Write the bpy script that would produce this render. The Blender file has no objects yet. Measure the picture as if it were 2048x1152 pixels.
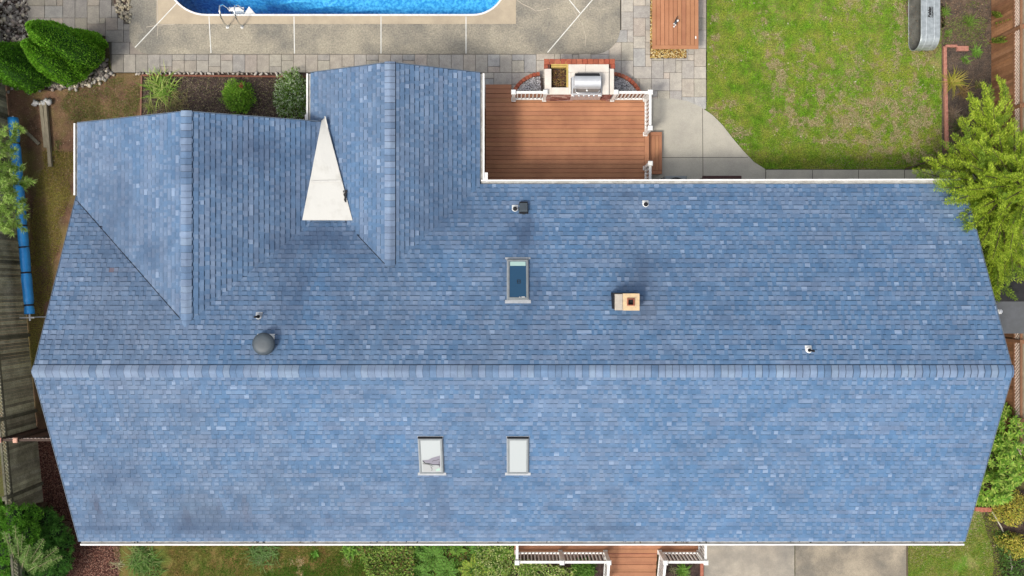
import bpy, math, random
import numpy as np
from mathutils import Vector, Matrix, noise as mnoise
random.seed(7); rng = np.random.default_rng(7)
sc = bpy.context.scene
# ------------------------------------------------------------------ camera, sky, sun, exposure
CAMZ = 25.4; F = 1540.0
cam = bpy.data.objects.new('camera', bpy.data.cameras.new('camera'))
sc.collection.objects.link(cam); cam.location = (0, 0, CAMZ); cam.rotation_euler = (0, 0, 0)
cam.data.sensor_width = 36; cam.data.lens = 36*F/2048; cam.data.clip_end = 500
sc.camera = cam
SUN = Vector((1.07, 1.0, -2.15)).normalized()      # direction the light travels
elev = math.asin(-SUN.z); rot = math.atan2(-SUN.x, -SUN.y)
w = bpy.data.worlds.new("World"); sc.world = w; w.use_nodes = True
nt = w.node_tree; bg = nt.nodes['Background']
sky = nt.nodes.new('ShaderNodeTexSky'); sky.sky_type = 'NISHITA'; sky.sun_disc = False
sky.sun_elevation = elev; sky.sun_rotation = rot % (2*math.pi)
sky.dust_density = 4.0; sky.air_density = 1.0; sky.ozone_density = 1.0
hs = nt.nodes.new('ShaderNodeHueSaturation'); hs.inputs['Saturation'].default_value = 0.38   # hazy, whitened sky
nt.links.new(sky.outputs[0], hs.inputs['Color']); nt.links.new(hs.outputs[0], bg.inputs[0]); bg.inputs[1].default_value = 0.15
sl = bpy.data.lights.new('sun', 'SUN'); sl.energy = 1.7; sl.angle = math.radians(9.0); sl.color = (1.0, 0.93, 0.82)
so = bpy.data.objects.new('sun', sl); sc.collection.objects.link(so)
so.rotation_euler = SUN.to_track_quat('-Z', 'Y').to_euler(); so.location = (-20, -20, 40)
sc.view_settings.view_transform = 'Standard'; sc.view_settings.look = 'None'
sc.view_settings.gamma = 1; sc.view_settings.exposure = 0.42

# ------------------------------------------------------------------ helpers
def W(px, py, z=0.0):
    s = (CAMZ - z)/F
    return ((px-1024)*s, (576-py)*s, z)
def WP(pts, z=0.0): return [W(x, y, z)[:2] for x, y in pts]

def link(o, parent=None):
    sc.collection.objects.link(o)
    if parent is not None: o.parent = parent
    return o
def tag(o, label=None, cat=None, group=None, kind=None):
    if label: o['label'] = label
    if cat: o['category'] = cat
    if group: o['group'] = group
    if kind: o['kind'] = kind
    return o
def thing(name, label, cat, loc, group=None):
    o = bpy.data.objects.new(name, None); o.empty_display_size = .2
    o.location = loc; link(o); o['_base'] = list(loc)
    return tag(o, label, cat, group)
def base_of(p):
    while p is not None:
        if '_base' in p: return Vector(p['_base'])
        p = p.parent
    return None
def finish(name, me, mats, parent, smooth=False, origin=None):
    if not isinstance(mats, (list, tuple)): mats = [mats]
    for m in mats: me.materials.append(m)
    o = bpy.data.objects.new(name, me)
    if parent is not None: b = base_of(parent)
    else:
        if origin is None:
            n = len(me.vertices); co = np.empty(n*3, 'f'); me.vertices.foreach_get('co', co); co = co.reshape(-1, 3)
            mn, mx = co.min(0), co.max(0); b = Vector((float(mn[0]+mx[0])/2, float(mn[1]+mx[1])/2, float(mn[2])))
        else: b = Vector(origin)
        o.location = b; o['_base'] = list(b)
    me.transform(Matrix.Translation(-b))
    if smooth:
        me.polygons.foreach_set('use_smooth', [True]*len(me.polygons))
    link(o, parent)
    return o

class MB:
    def __init__(s): s.v=[]; s.f=[]; s.c=[]; s.m=[]
    def face(s, pts, col=(1,1,1), m=0):
        n=len(s.v); s.v += [tuple(p) for p in pts]; s.f.append(tuple(range(n, n+len(pts)))); s.c.append(col); s.m.append(m)
    def poly(s, vs, fs, col=(1,1,1), m=0):
        n=len(s.v); s.v += [tuple(p) for p in vs]
        for f in fs: s.f.append(tuple(n+i for i in f)); s.c.append(col); s.m.append(m)
    def box(s, x0, x1, y0, y1, z0, z1, col=(1,1,1), m=0, M=None, bev=0):
        if bev:
            b=min(bev,(x1-x0)/3,(y1-y0)/3,(z1-z0)/2)
            vs=[(x0,y0,z0),(x1,y0,z0),(x1,y1,z0),(x0,y1,z0),(x0,y0,z1-b),(x1,y0,z1-b),(x1,y1,z1-b),(x0,y1,z1-b),
                (x0+b,y0+b,z1),(x1-b,y0+b,z1),(x1-b,y1-b,z1),(x0+b,y1-b,z1)]
            fs=[(0,3,2,1),(0,1,5,4),(1,2,6,5),(2,3,7,6),(3,0,4,7),(4,5,9,8),(5,6,10,9),(6,7,11,10),(7,4,8,11),(8,9,10,11)]
        else:
            vs=[(x0,y0,z0),(x1,y0,z0),(x1,y1,z0),(x0,y1,z0),(x0,y0,z1),(x1,y0,z1),(x1,y1,z1),(x0,y1,z1)]
            fs=[(0,3,2,1),(4,5,6,7),(0,1,5,4),(1,2,6,5),(2,3,7,6),(3,0,4,7)]
        if M is not None: vs=[M@Vector(v) for v in vs]
        s.poly(vs, fs, col, m)
    def prism(s, pts, z0, z1, col=(1,1,1), m=0):
        a=sum(pts[i][0]*pts[(i+1)%len(pts)][1]-pts[(i+1)%len(pts)][0]*pts[i][1] for i in range(len(pts)))
        if a<0: pts=pts[::-1]
        n=len(pts)
        vs=[(x,y,z0) for x,y in pts]+[(x,y,z1) for x,y in pts]
        fs=[tuple(range(n-1,-1,-1)), tuple(range(n,2*n))]+[(i,(i+1)%n,n+(i+1)%n,n+i) for i in range(n)]
        s.poly(vs, fs, col, m)
    def beam(s, a, b, w, h, col=(1,1,1), m=0, up=(0,0,1)):
        a=Vector(a); b=Vector(b); d=(b-a); L=d.length; d.normalize(); upv=Vector(up)
        if abs(d.dot(upv))>.98: upv=Vector((0,1,0))
        sx=d.cross(upv).normalized(); uz=sx.cross(d)
        M=Matrix((( d.x,sx.x,uz.x,a.x),(d.y,sx.y,uz.y,a.y),(d.z,sx.z,uz.z,a.z),(0,0,0,1)))
        s.box(0,L,-w/2,w/2,-h/2,h/2,col,m,M)
    def tube(s, pts, r, n=10, col=(1,1,1), m=0, caps=True):
        pts=[Vector(p) for p in pts]; rs=r if isinstance(r,(list,tuple)) else [r]*len(pts)
        vs=[]; fs=[]; prev=None
        for i,p in enumerate(pts):
            d=(pts[min(i+1,len(pts)-1)]-pts[max(i-1,0)]).normalized()
            if prev is None:
                ref=Vector((0,0,1)) if abs(d.z)<.9 else Vector((1,0,0)); a=d.cross(ref).normalized()
            else: a=(prev-d*prev.dot(d)).normalized()
            prev=a; b=d.cross(a)
            for k in range(n):
                t=2*math.pi*k/n; vs.append(p+(a*math.cos(t)+b*math.sin(t))*rs[i])
        for i in range(len(pts)-1):
            for k in range(n):
                k2=(k+1)%n; fs.append((i*n+k,i*n+k2,(i+1)*n+k2,(i+1)*n+k))
        if caps: fs.append(tuple(range(n-1,-1,-1))); fs.append(tuple(range((len(pts)-1)*n, len(pts)*n)))
        s.poly(vs,fs,col,m)
    def lathe(s, c, prof, n=24, col=(1,1,1), m=0, M=None):
        vs=[]; fs=[]
        for (r,z) in prof:
            for k in range(n):
                t=2*math.pi*k/n; vs.append(Vector((r*math.cos(t), r*math.sin(t), z)))
        for i in range(len(prof)-1):
            for k in range(n):
                k2=(k+1)%n; fs.append((i*n+k,i*n+k2,(i+1)*n+k2,(i+1)*n+k))
        fs.append(tuple(range((len(prof)-1)*n, len(prof)*n)))
        if M is not None: vs=[M@v for v in vs]
        vs=[v+Vector(c) for v in vs]
        s.poly(vs,fs,col,m)
    def build(s, name, mats, parent=None, smooth=False, origin=None):
        me=bpy.data.meshes.new(name); me.from_pydata(s.v, [], s.f)
        me.polygons.foreach_set('material_index', s.m)
        ca=me.color_attributes.new('Col','FLOAT_COLOR','CORNER')
        arr=[]
        for f,c in zip(s.f, s.c): arr += [c[0],c[1],c[2],1.0]*len(f)
        ca.data.foreach_set('color', arr)
        me.validate(clean_customdata=False)
        return finish(name, me, mats, parent, smooth, origin)

def fast(name, V, Fq, C, mats, parent=None, smooth=False, origin=None):
    """V (n,3), Fq (m,k) constant k, C (n,3) per vertex"""
    me=bpy.data.meshes.new(name); n=len(V); m,k=Fq.shape
    me.vertices.add(n); me.vertices.foreach_set('co', np.ascontiguousarray(V,'f').ravel())
    me.loops.add(m*k); me.loops.foreach_set('vertex_index', Fq.astype('i').ravel())
    me.polygons.add(m); me.polygons.foreach_set('loop_start', np.arange(0,m*k,k,dtype='i'))
    me.polygons.foreach_set('loop_total', np.full(m,k,dtype='i'))
    me.update(calc_edges=True)
    ca=me.color_attributes.new('Col','FLOAT_COLOR','POINT')
    ca.data.foreach_set('color', np.concatenate([C,np.ones((n,1))],1).astype('f').ravel())
    return finish(name, me, mats, parent, smooth, origin)

def leafmesh(P, D, L, Wd, jit=.6):
    """rhombus leaves; P base (n,3), D direction (n,3), L,Wd (n,)"""
    n=len(P); D=D/np.linalg.norm(D,axis=1,keepdims=True)
    R=rng.normal(size=(n,3)); S=np.cross(D,R); S/=np.linalg.norm(S,axis=1,keepdims=True)+1e-9
    L=np.broadcast_to(L,(n,))[:,None]; Wd=np.broadcast_to(Wd,(n,))[:,None]
    mid=P+D*L*.45
    V=np.stack([P, mid+S*Wd*.5, P+D*L, mid-S*Wd*.5],1).reshape(-1,3)
    return V, np.arange(4*n).reshape(-1,4)
def flatleaf(P, D, L, Wd, tilt=.35):
    """leaves whose blade faces mostly up"""
    n=len(P); D=D/np.linalg.norm(D,axis=1,keepdims=True)
    U=np.tile([0,0,1.0],(n,1))+rng.normal(size=(n,3))*tilt
    S=np.cross(D,U); S/=np.linalg.norm(S,axis=1,keepdims=True)+1e-9
    L=np.broadcast_to(L,(n,))[:,None]; Wd=np.broadcast_to(Wd,(n,))[:,None]
    mid=P+D*L*.5
    V=np.stack([P, mid+S*Wd*.5, P+D*L, mid-S*Wd*.5],1).reshape(-1,3)
    return V, np.arange(4*n).reshape(-1,4)
def colmix(n, pal, k=4, sd=.12):
    """n leaves, k verts each, palette of linear colours"""
    pal=np.array(pal); i=rng.integers(0,len(pal),n); j=rng.integers(0,len(pal),n); t=rng.random((n,1))
    c=(pal[i]*t+pal[j]*(1-t))*(1+rng.normal(size=(n,1))*sd)
    return np.repeat(np.clip(c,0.004,1),k,0)
ROCK_V=np.array([(1,0,0),(-1,0,0),(0,1,0),(0,-1,0),(0,0,1),(0,0,-1),(.7,.7,.25),(-.7,.7,.25),(-.7,-.7,.25),(.7,-.7,.25)],float)
ROCK_F=np.array([(4,0,6),(4,6,2),(4,2,7),(4,7,1),(4,1,8),(4,8,3),(4,3,9),(4,9,0),(5,6,0),(5,2,6),(5,7,2),(5,1,7),(5,8,1),(5,3,8),(5,9,3),(5,0,9)])
def rocks(P, S, cols, flat=.6):
    n=len(P); a=rng.random(n)*6.283; V=np.tile(ROCK_V,(n,1,1))*(1+rng.normal(size=(n,10,1))*.12)
    V=V*(np.stack([S*(.8+rng.random(n)*.5),S*(.7+rng.random(n)*.4),S*flat],1)[:,None,:])
    c,s=np.cos(a)[:,None],np.sin(a)[:,None]
    X=V[:,:,0]*c-V[:,:,1]*s; Y=V[:,:,0]*s+V[:,:,1]*c
    V=np.stack([X,Y,V[:,:,2]],2)+P[:,None,:]
    Fm=(ROCK_F[None]+(np.arange(n)*10)[:,None,None]).reshape(-1,3)
    return V.reshape(-1,3), Fm, np.repeat(cols,10,0)
def inpoly(px, py, poly):
    px=np.asarray(px); py=np.asarray(py); r=np.zeros(px.shape,bool); n=len(poly); j=n-1
    for i in range(n):
        xi,yi=poly[i]; xj,yj=poly[j]
        c=((yi>py)!=(yj>py))&(px<(xj-xi)*(py-yi)/((yj-yi) or 1e-9)+xi)
        r^=c; j=i
    return r
def scatter(poly, n):
    xs=[p[0] for p in poly]; ys=[p[1] for p in poly]
    X=rng.uniform(min(xs),max(xs),int(n)); Y=rng.uniform(min(ys),max(ys),int(n))
    k=inpoly(X,Y,poly); return X[k],Y[k]
def rag(poly, amp=.12, step=.25, seed=0.0):
    out=[]; n=len(poly)
    for i in range(n):
        a=poly[i]; b=poly[(i+1)%n]; L=math.hypot(b[0]-a[0],b[1]-a[1]); m=max(1,int(L/step))
        for k in range(m):
            x=a[0]+(b[0]-a[0])*k/m; y=a[1]+(b[1]-a[1])*k/m; v=mnoise.noise_vector(Vector((x*1.7+seed,y*1.7,seed)))+mnoise.noise_vector(Vector((x*5+seed,y*5,seed)))*.4
            out.append((x+v.x*amp,y+v.y*amp))
    return out
def area(poly):
    xs=[p[0] for p in poly]; ys=[p[1] for p in poly]; return (max(xs)-min(xs))*(max(ys)-min(ys))
def vn(X, Y, s, seed=0.0):
    return np.array([mnoise.noise(Vector((x*s+seed,y*s-seed,seed))) for x,y in zip(X,Y)])

# ------------------------------------------------------------------ materials
def newmat(name, rough=.8, metal=0, spec=.3):
    m=bpy.data.materials.new(name); m.use_nodes=True; b=m.node_tree.nodes['Principled BSDF']
    b.inputs['Roughness'].default_value=rough; b.inputs['Metallic'].default_value=metal
    b.inputs['Specular IOR Level'].default_value=spec
    return m,m.node_tree,b
def mat(name, c, c2=None, scale=4, rough=.8, metal=0, spec=.3, bump=0, bs=40, fine=.0, fs=120, stretch=None, vcol=False, big=None, bigs=.5, lo=.38, hi=.62, detail=6):
    m,t,b=newmat(name,rough,metal,spec); N=t.nodes; Lk=t.links
    tc=N.new('ShaderNodeTexCoord'); geo=tc.outputs['Object']
    if stretch:
        mp=N.new('ShaderNodeMapping'); mp.inputs['Scale'].default_value=stretch; Lk.new(geo,mp.inputs[0]); geo=mp.outputs[0]
    def noise(s,d=6):
        n=N.new('ShaderNodeTexNoise'); n.inputs['Scale'].default_value=s; n.inputs['Detail'].default_value=d
        n.inputs['Roughness'].default_value=.65; Lk.new(geo,n.inputs['Vector']); return n.outputs['Fac']
    def ramp(f,a,b_):
        r=N.new('ShaderNodeMapRange'); r.inputs[1].default_value=a; r.inputs[2].default_value=b_; Lk.new(f,r.inputs[0]); return r.outputs[0]
    def mix(f,a,b_,bt='MIX'):
        x=N.new('ShaderNodeMix'); x.data_type='RGBA'; x.blend_type=bt
        if isinstance(f,float): x.inputs[0].default_value=f
        else: Lk.new(f,x.inputs[0])
        for i,q in ((6,a),(7,b_)):
            if isinstance(q,tuple): x.inputs[i].default_value=(*q[:3],1)
            else: Lk.new(q,x.inputs[i])
        return x.outputs[2]
    if vcol:
        a=N.new('ShaderNodeVertexColor'); a.layer_name='Col'; col=a.outputs[0]
        if c2 is not None: col=mix(ramp(noise(scale,detail),lo,hi),col,c2,'MULTIPLY')
    else:
        col=tuple(c) if c2 is None else mix(ramp(noise(scale,detail),lo,hi),tuple(c),tuple(c2))
    if big is not None: col=mix(ramp(noise(bigs,4),.45,.65),col,tuple(big))
    if fine:
        f=ramp(noise(fs,2),.3,.7); g=N.new('ShaderNodeMapRange'); g.inputs[3].default_value=1-fine; g.inputs[4].default_value=1+fine; Lk.new(f,g.inputs[0])
        cm=N.new('ShaderNodeVectorMath'); cm.operation='SCALE'
        if isinstance(col,tuple): cm.inputs[0].default_value=col
        else: Lk.new(col,cm.inputs[0])
        Lk.new(g.outputs[0],cm.inputs['Scale']); col=cm.outputs[0]
    if isinstance(col,tuple): b.inputs['Base Color'].default_value=(*col,1)
    else: Lk.new(col,b.inputs['Base Color'])
    if bump:
        bn=N.new('ShaderNodeBump'); bn.inputs['Strength'].default_value=bump; bn.inputs['Distance'].default_value=.02
        Lk.new(noise(bs,4),bn.inputs['Height']); Lk.new(bn.outputs[0],b.inputs['Normal'])
    return m
def leafmat(name, trans=.35, rough=.55):
    m,t,b=newmat(name,rough,0,.25); N=t.nodes; Lk=t.links
    a=N.new('ShaderNodeVertexColor'); a.layer_name='Col'; Lk.new(a.outputs[0],b.inputs['Base Color'])
    tr=N.new('ShaderNodeBsdfTranslucent'); Lk.new(a.outputs[0],tr.inputs[0])
    mx=N.new('ShaderNodeMixShader'); mx.inputs[0].default_value=trans
    Lk.new(b.outputs[0],mx.inputs[1]); Lk.new(tr.outputs[0],mx.inputs[2])
    Lk.new(mx.outputs[0],N['Material Output'].inputs['Surface']); return m
MT={}
MT['leaf']=leafmat('leaf',.4); MT['needle']=leafmat('needle',.42,.6)
MT['shingle']=mat('shingle',None,(.80,.80,.82),scale=2.2,rough=.9,spec=.15,vcol=True,fine=.13,fs=90,bump=.25,bs=160)
MT['white']=mat('white_vinyl',(.78,.78,.76),(.66,.66,.64),scale=6,rough=.45,spec=.4)
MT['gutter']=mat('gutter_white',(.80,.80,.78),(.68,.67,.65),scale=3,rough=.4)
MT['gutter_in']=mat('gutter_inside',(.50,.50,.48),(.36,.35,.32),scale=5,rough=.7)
MT['membrane']=mat('white_membrane',(.57,.565,.53),(.45,.44,.40),scale=1.9,rough=.55,bump=.25,bs=6,lo=.50,hi=.78)
MT['siding']=mat('siding',(.52,.52,.5),(.45,.45,.43),scale=3)
MT['decking']=mat('decking',(1,1,1),(.80,.78,.80),scale=1.6,rough=.7,vcol=True,stretch=(1,1,1),fine=.10,fs=60)
MT['deckdark']=mat('deck_gap',(.025,.012,.01))
MT['concrete']=mat('concrete',(.44,.415,.35),(.35,.33,.285),scale=1.3,rough=.9,fine=.12,fs=60,bump=.3,bs=60,lo=.35,hi=.7)
MT['drive']=mat('drive_concrete',(.42,.375,.305),(.25,.225,.19),scale=.9,rough=.9,fine=.16,fs=45,bump=.3,bs=50,lo=.35,hi=.7,big=(.22,.205,.18),bigs=.6)
MT['drive2']=mat('drive_concrete_stained',(.36,.31,.235),(.19,.168,.135),scale=1.1,rough=.9,fine=.18,fs=40,bump=.3,bs=50,lo=.33,hi=.68,big=(.17,.155,.13),bigs=.8,detail=9)
MT['aggregate']=mat('pool_deck_aggregate',(.345,.31,.24),(.20,.188,.16),scale=.7,rough=.95,fine=.26,fs=20,bump=.5,bs=30,lo=.40,hi=.62,detail=10)
MT['poolband']=mat('pool_deck_smooth',(.46,.385,.28),(.39,.325,.24),scale=1.5,rough=.85,fine=.06,fs=50)
MT['joint']=mat('white_joint',(.75,.74,.7),(.6,.6,.56),scale=8,rough=.6)
MT['paver']=mat('paver',None,(.80,.80,.82),scale=5,rough=.9,vcol=True,fine=.14,fs=30,bump=.3,bs=30)
MT['sand']=mat('joint_sand',(.085,.075,.062),rough=.95)
MT['soil']=mat('soil',(.075,.050,.040),(.038,.026,.022),scale=5,rough=1,bump=.9,bs=18,fine=.35,fs=30)
MT['soil_brown']=mat('soil_brown',(.19,.105,.066),(.10,.058,.036),scale=1.6,rough=1,bump=.9,bs=18,fine=.30,fs=30,big=(.17,.14,.045),bigs=.55)
MT['lawn']=mat('lawn_base',(.10,.19,.018),(.25,.21,.08),scale=1.7,rough=1,bump=1,bs=22,fine=.5,fs=24,lo=.42,hi=.66)
MT['lawndark']=mat('lawn_base_front',(.10,.12,.022),(.17,.11,.038),scale=1.5,rough=1,bump=1,bs=22,fine=.4,fs=35)
MT['bark']=mat('bark',(.11,.075,.05),(.07,.05,.035),scale=10,rough=.95)
MT['vc']=mat('tinted',None,vcol=True,rough=.85)
MT['vcs']=mat('stone_tint',None,(.75,.75,.75),scale=20,vcol=True,rough=.8,fine=.15,fs=60)
MT['fencegrey']=mat('fence_weathered',None,(.62,.62,.60),scale=3.0,vcol=True,rough=.95,fine=.3,fs=30)
MT['fencebrown']=mat('fence_brown',None,(.78,.76,.74),scale=3.0,vcol=True,rough=.8,fine=.15,fs=25)
MT['brick']=mat('brick',None,(.78,.74,.72),scale=14,vcol=True,rough=.9,fine=.12,fs=50)
MT['rake']=mat('rake_edge',(.13,.17,.22),(.10,.13,.17),scale=5,rough=.7)
MT['galvin']=mat('tank_inside',(.16,.16,.14),(.09,.09,.08),scale=4,rough=.7,metal=.2)
MT['darkmetal']=mat('dark_metal',(.062,.080,.095),(.052,.066,.08),scale=5,rough=.5,spec=.4)
MT['black']=mat('black',(.012,.012,.014),rough=.6)
MT['steel']=mat('stainless',(.66,.67,.68),(.58,.59,.61),scale=3,rough=.38,metal=.55,spec=.5)
MT['chrome']=mat('chrome',(.75,.75,.74),rough=.18,metal=1)
MT['galv']=mat('galvanised',(.50,.54,.55),(.38,.42,.43),scale=9,rough=.42,metal=.55,spec=.5,lo=.4,hi=.6)
MT['skframe']=mat('skylight_frame',(.23,.25,.26),(.19,.21,.22),scale=6,rough=.55)
MT['lead']=mat('flashing',(.42,.44,.47),(.34,.36,.38),scale=8,rough=.6)
MT['stucco']=mat('chimney_stucco',(.62,.46,.26),(.50,.38,.25),scale=9,rough=.9,fine=.1,fs=50,bump=.3,bs=40)
MT['stucco2']=mat('chimney_stucco_grey',(.44,.40,.34),(.38,.34,.29),scale=9,rough=.9,fine=.1,fs=50)
MT['clay']=mat('clay_flue',(.33,.11,.065),(.22,.07,.05),scale=10,rough=.85)
MT['tarp']=mat('blue_cover',(.010,.19,.52),(.02,.25,.62),scale=3,rough=.35,spec=.5,bump=.7,bs=7)
MT['wood_old']=mat('old_wood',(.26,.23,.17),(.17,.145,.10),scale=4,rough=.95,stretch=(8,1,8),fine=.15,fs=30)
MT['shed']=mat('shed_grey',(.10,.105,.115),(.085,.09,.095),scale=3,rough=.75)
MT['sheddark']=mat('shed_shingle',(.032,.031,.033),(.022,.022,.024),scale=6,rough=.85)
MT['countertop']=mat('countertop',(.66,.61,.54),(.58,.53,.47),scale=3,rough=.6,fine=.05,fs=30)
# pool liner + water
def liner():
    m,t,b=newmat('pool_liner',.5); N=t.nodes; L=t.links
    tc=N.new('ShaderNodeTexCoord'); v=N.new('ShaderNodeTexNoise'); v.inputs['Scale'].default_value=11; v.inputs['Detail'].default_value=3; L.new(tc.outputs['Object'],v.inputs['Vector'])
    r=N.new('ShaderNodeValToRGB'); r.color_ramp.elements[0].position=.38; r.color_ramp.elements[1].position=.62
    r.color_ramp.elements[0].color=(.03,.34,.66,1); r.color_ramp.elements[1].color=(.16,.66,.90,1)
    L.new(v.outputs['Fac'],r.inputs[0]); L.new(r.outputs[0],b.inputs['Base Color']); return m
MT['liner']=liner()
def water():
    m=bpy.data.materials.new('pool_water'); m.use_nodes=True; t=m.node_tree; N=t.nodes; L=t.links; N.clear()
    o=N.new('ShaderNodeOutputMaterial'); tr=N.new('ShaderNodeBsdfTransparent'); gl=N.new('ShaderNodeBsdfGlossy'); gl.inputs['Roughness'].default_value=.05
    fr=N.new('ShaderNodeFresnel'); fr.inputs[0].default_value=1.33; mx=N.new('ShaderNodeMixShader')
    tc=N.new('ShaderNodeTexCoord'); n=N.new('ShaderNodeTexNoise'); n.inputs['Scale'].default_value=5; n.inputs['Detail'].default_value=3
    L.new(tc.outputs['Object'],n.inputs['Vector']); bp=N.new('ShaderNodeBump'); bp.inputs['Strength'].default_value=.25; bp.inputs['Distance'].default_value=.05
    L.new(n.outputs['Fac'],bp.inputs['Height']); L.new(bp.outputs[0],gl.inputs['Normal']); L.new(bp.outputs[0],fr.inputs['Normal'])
    L.new(fr.outputs[0],mx.inputs[0]); L.new(tr.outputs[0],mx.inputs[1]); L.new(gl.outputs[0],mx.inputs[2]); L.new(mx.outputs[0],o.inputs['Surface'])
    va=N.new('ShaderNodeVolumeAbsorption'); va.inputs['Color'].default_value=(.0,.60,.93,1); va.inputs['Density'].default_value=.24
    L.new(va.outputs[0],o.inputs['Volume']); return m
MT['water']=water()
def glass(name,c,rough=.08):
    m,t,b=newmat(name,rough,0,.6); b.inputs['Base Color'].default_value=(*c,1); b.inputs['Coat Weight'].default_value=.4; b.inputs['Coat Roughness'].default_value=.03; return m
MT['glassdark']=glass('skylight_glass_dark',(.012,.060,.125)); MT['glasswhite']=glass('skylight_glass_white',(.40,.43,.43),.25)
# ================================================================== HOUSE
TP=.4167
XL,XR=-12.79,13.37; YF,YB,YR=-7.48,3.07,-2.23; ZR=4.83
def zmain(x,y): return ZR-TP*abs(y-YR)
G1X,G1Z,G1S,G1Y=-8.93,4.32,.39,4.83
G2X,G2Z,G2S,G2Y=-3.45,3.68,TP,6.36
def z1(x,y): return G1Z-G1S*abs(x-G1X) if y<=G1Y and -12.75<=x<=-4.98 else -9
def z2(x,y): return G2Z-G2S*abs(x-G2X) if y<=G2Y and -5.97<=x<=-.93 else -9
def zm2(x,y): return zmain(x,y) if YF<=y<=YB and XL<=x<=XR else -9
house=thing('house','long low house under a blue-grey shingle roof with two rear gables','house',(0,-2.2,0))
# --- shingles
LIGHT=np.array((.208,.285,.410)); MID=np.array((.103,.190,.322)); BLUE=np.array((.088,.176,.312)); GREY=np.array((.158,.220,.330)); PALE=np.array((.24,.32,.42))
# (px,py, half width, half height, strength, tint) dirt streaks seen on the shingles, plus the chimney's cast shadow painted in
DIRT_AND_SHADOW=[]
def dirt_or_shadow(px,py,hw,hh,s,tint,z=3.9):
    x,y,_=W(px,py,z); k=(CAMZ-z)/F; DIRT_AND_SHADOW.append((x,y,hw*k,hh*k,s,np.array(tint)))
DT=(.060,.095,.165); BR=(.09,.085,.12)
for a in [(590,600,26,70,.8,DT),(600,470,60,60,.35,DT),(1045,462,32,50,.55,DT),(1060,560,30,70,.3,DT),(1300,620,35,25,.4,(.13,.15,.2)),
          (870,1000,20,70,.35,DT),(345,1055,10,26,.45,BR),(165,1030,8,34,.5,BR),(418,1025,6,18,.35,BR),(1290,545,38,45,.55,DT),(650,470,70,22,.5,DT),(585,520,22,50,.4,DT),(1010,540,14,60,.3,DT),(1075,540,16,60,.3,DT),(300,1070,150,25,.45,DT),(560,1065,200,22,.3,DT),
          (200,980,90,80,.25,DT),(880,1050,14,40,.3,BR),(980,930,30,80,.22,DT),(1060,975,60,26,.25,DT),(540,300,70,50,.4,DT),(230,350,60,70,.3,DT),
          (600,420,60,90,.4,DT),(440,320,80,70,.35,DT),(640,250,40,60,.35,DT),(880,330,60,90,.3,DT),(290,520,90,60,.25,DT),(200,440,60,60,.35,DT),
          (700,510,110,50,.3,DT),(900,430,70,60,.35,DT),(1010,640,120,50,.15,DT),(700,640,80,50,.2,DT),(240,1080,260,8,.4,DT),(330,1030,230,50,.30,(.11,.15,.21)),(250,640,120,60,.2,(.12,.16,.23)),(560,1000,160,60,.18,(.11,.15,.21)),(640,1055,12,22,.35,BR),(215,960,14,50,.25,DT),(470,1040,10,30,.3,BR),(1200,1080,260,6,.3,DT),(1240,380,280,8,.35,DT),
          (1420,560,80,120,.12,DT),(500,480,60,70,.3,DT),(430,610,60,26,.3,DT),(255,815,3,40,.3,BR),(218,540,5,6,.6,(.16,.10,.10)),(680,600,24,60,.22,DT)]: dirt_or_shadow(*a)
def weather_and_shadow(c,x,y):
    n=mnoise.noise(Vector((x*.35,y*.35,3.1)))
    c=c*(1+.10*n)
    g=.14+.35*mnoise.noise(Vector((x*.8,y*.22,7.7)))
    g=max(0,min(.6,g-(x+2)*.012))
    lum=c.mean(); c=c*(1-g)+np.array((.80,.98,1.30))*lum*.93*g
    for sx,sy,hw,hh,s,t in DIRT_AND_SHADOW:
        d=((x-sx)/hw)**2+((y-sy)/hh)**2
        if d<4:
            k=min(.85,s*1.35)*math.exp(-d)*(.75+.9*max(-.5,mnoise.noise(Vector((x*2.2,y*1.1,4.4))))); c=c*(1-k)+t*k
    return c
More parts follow.
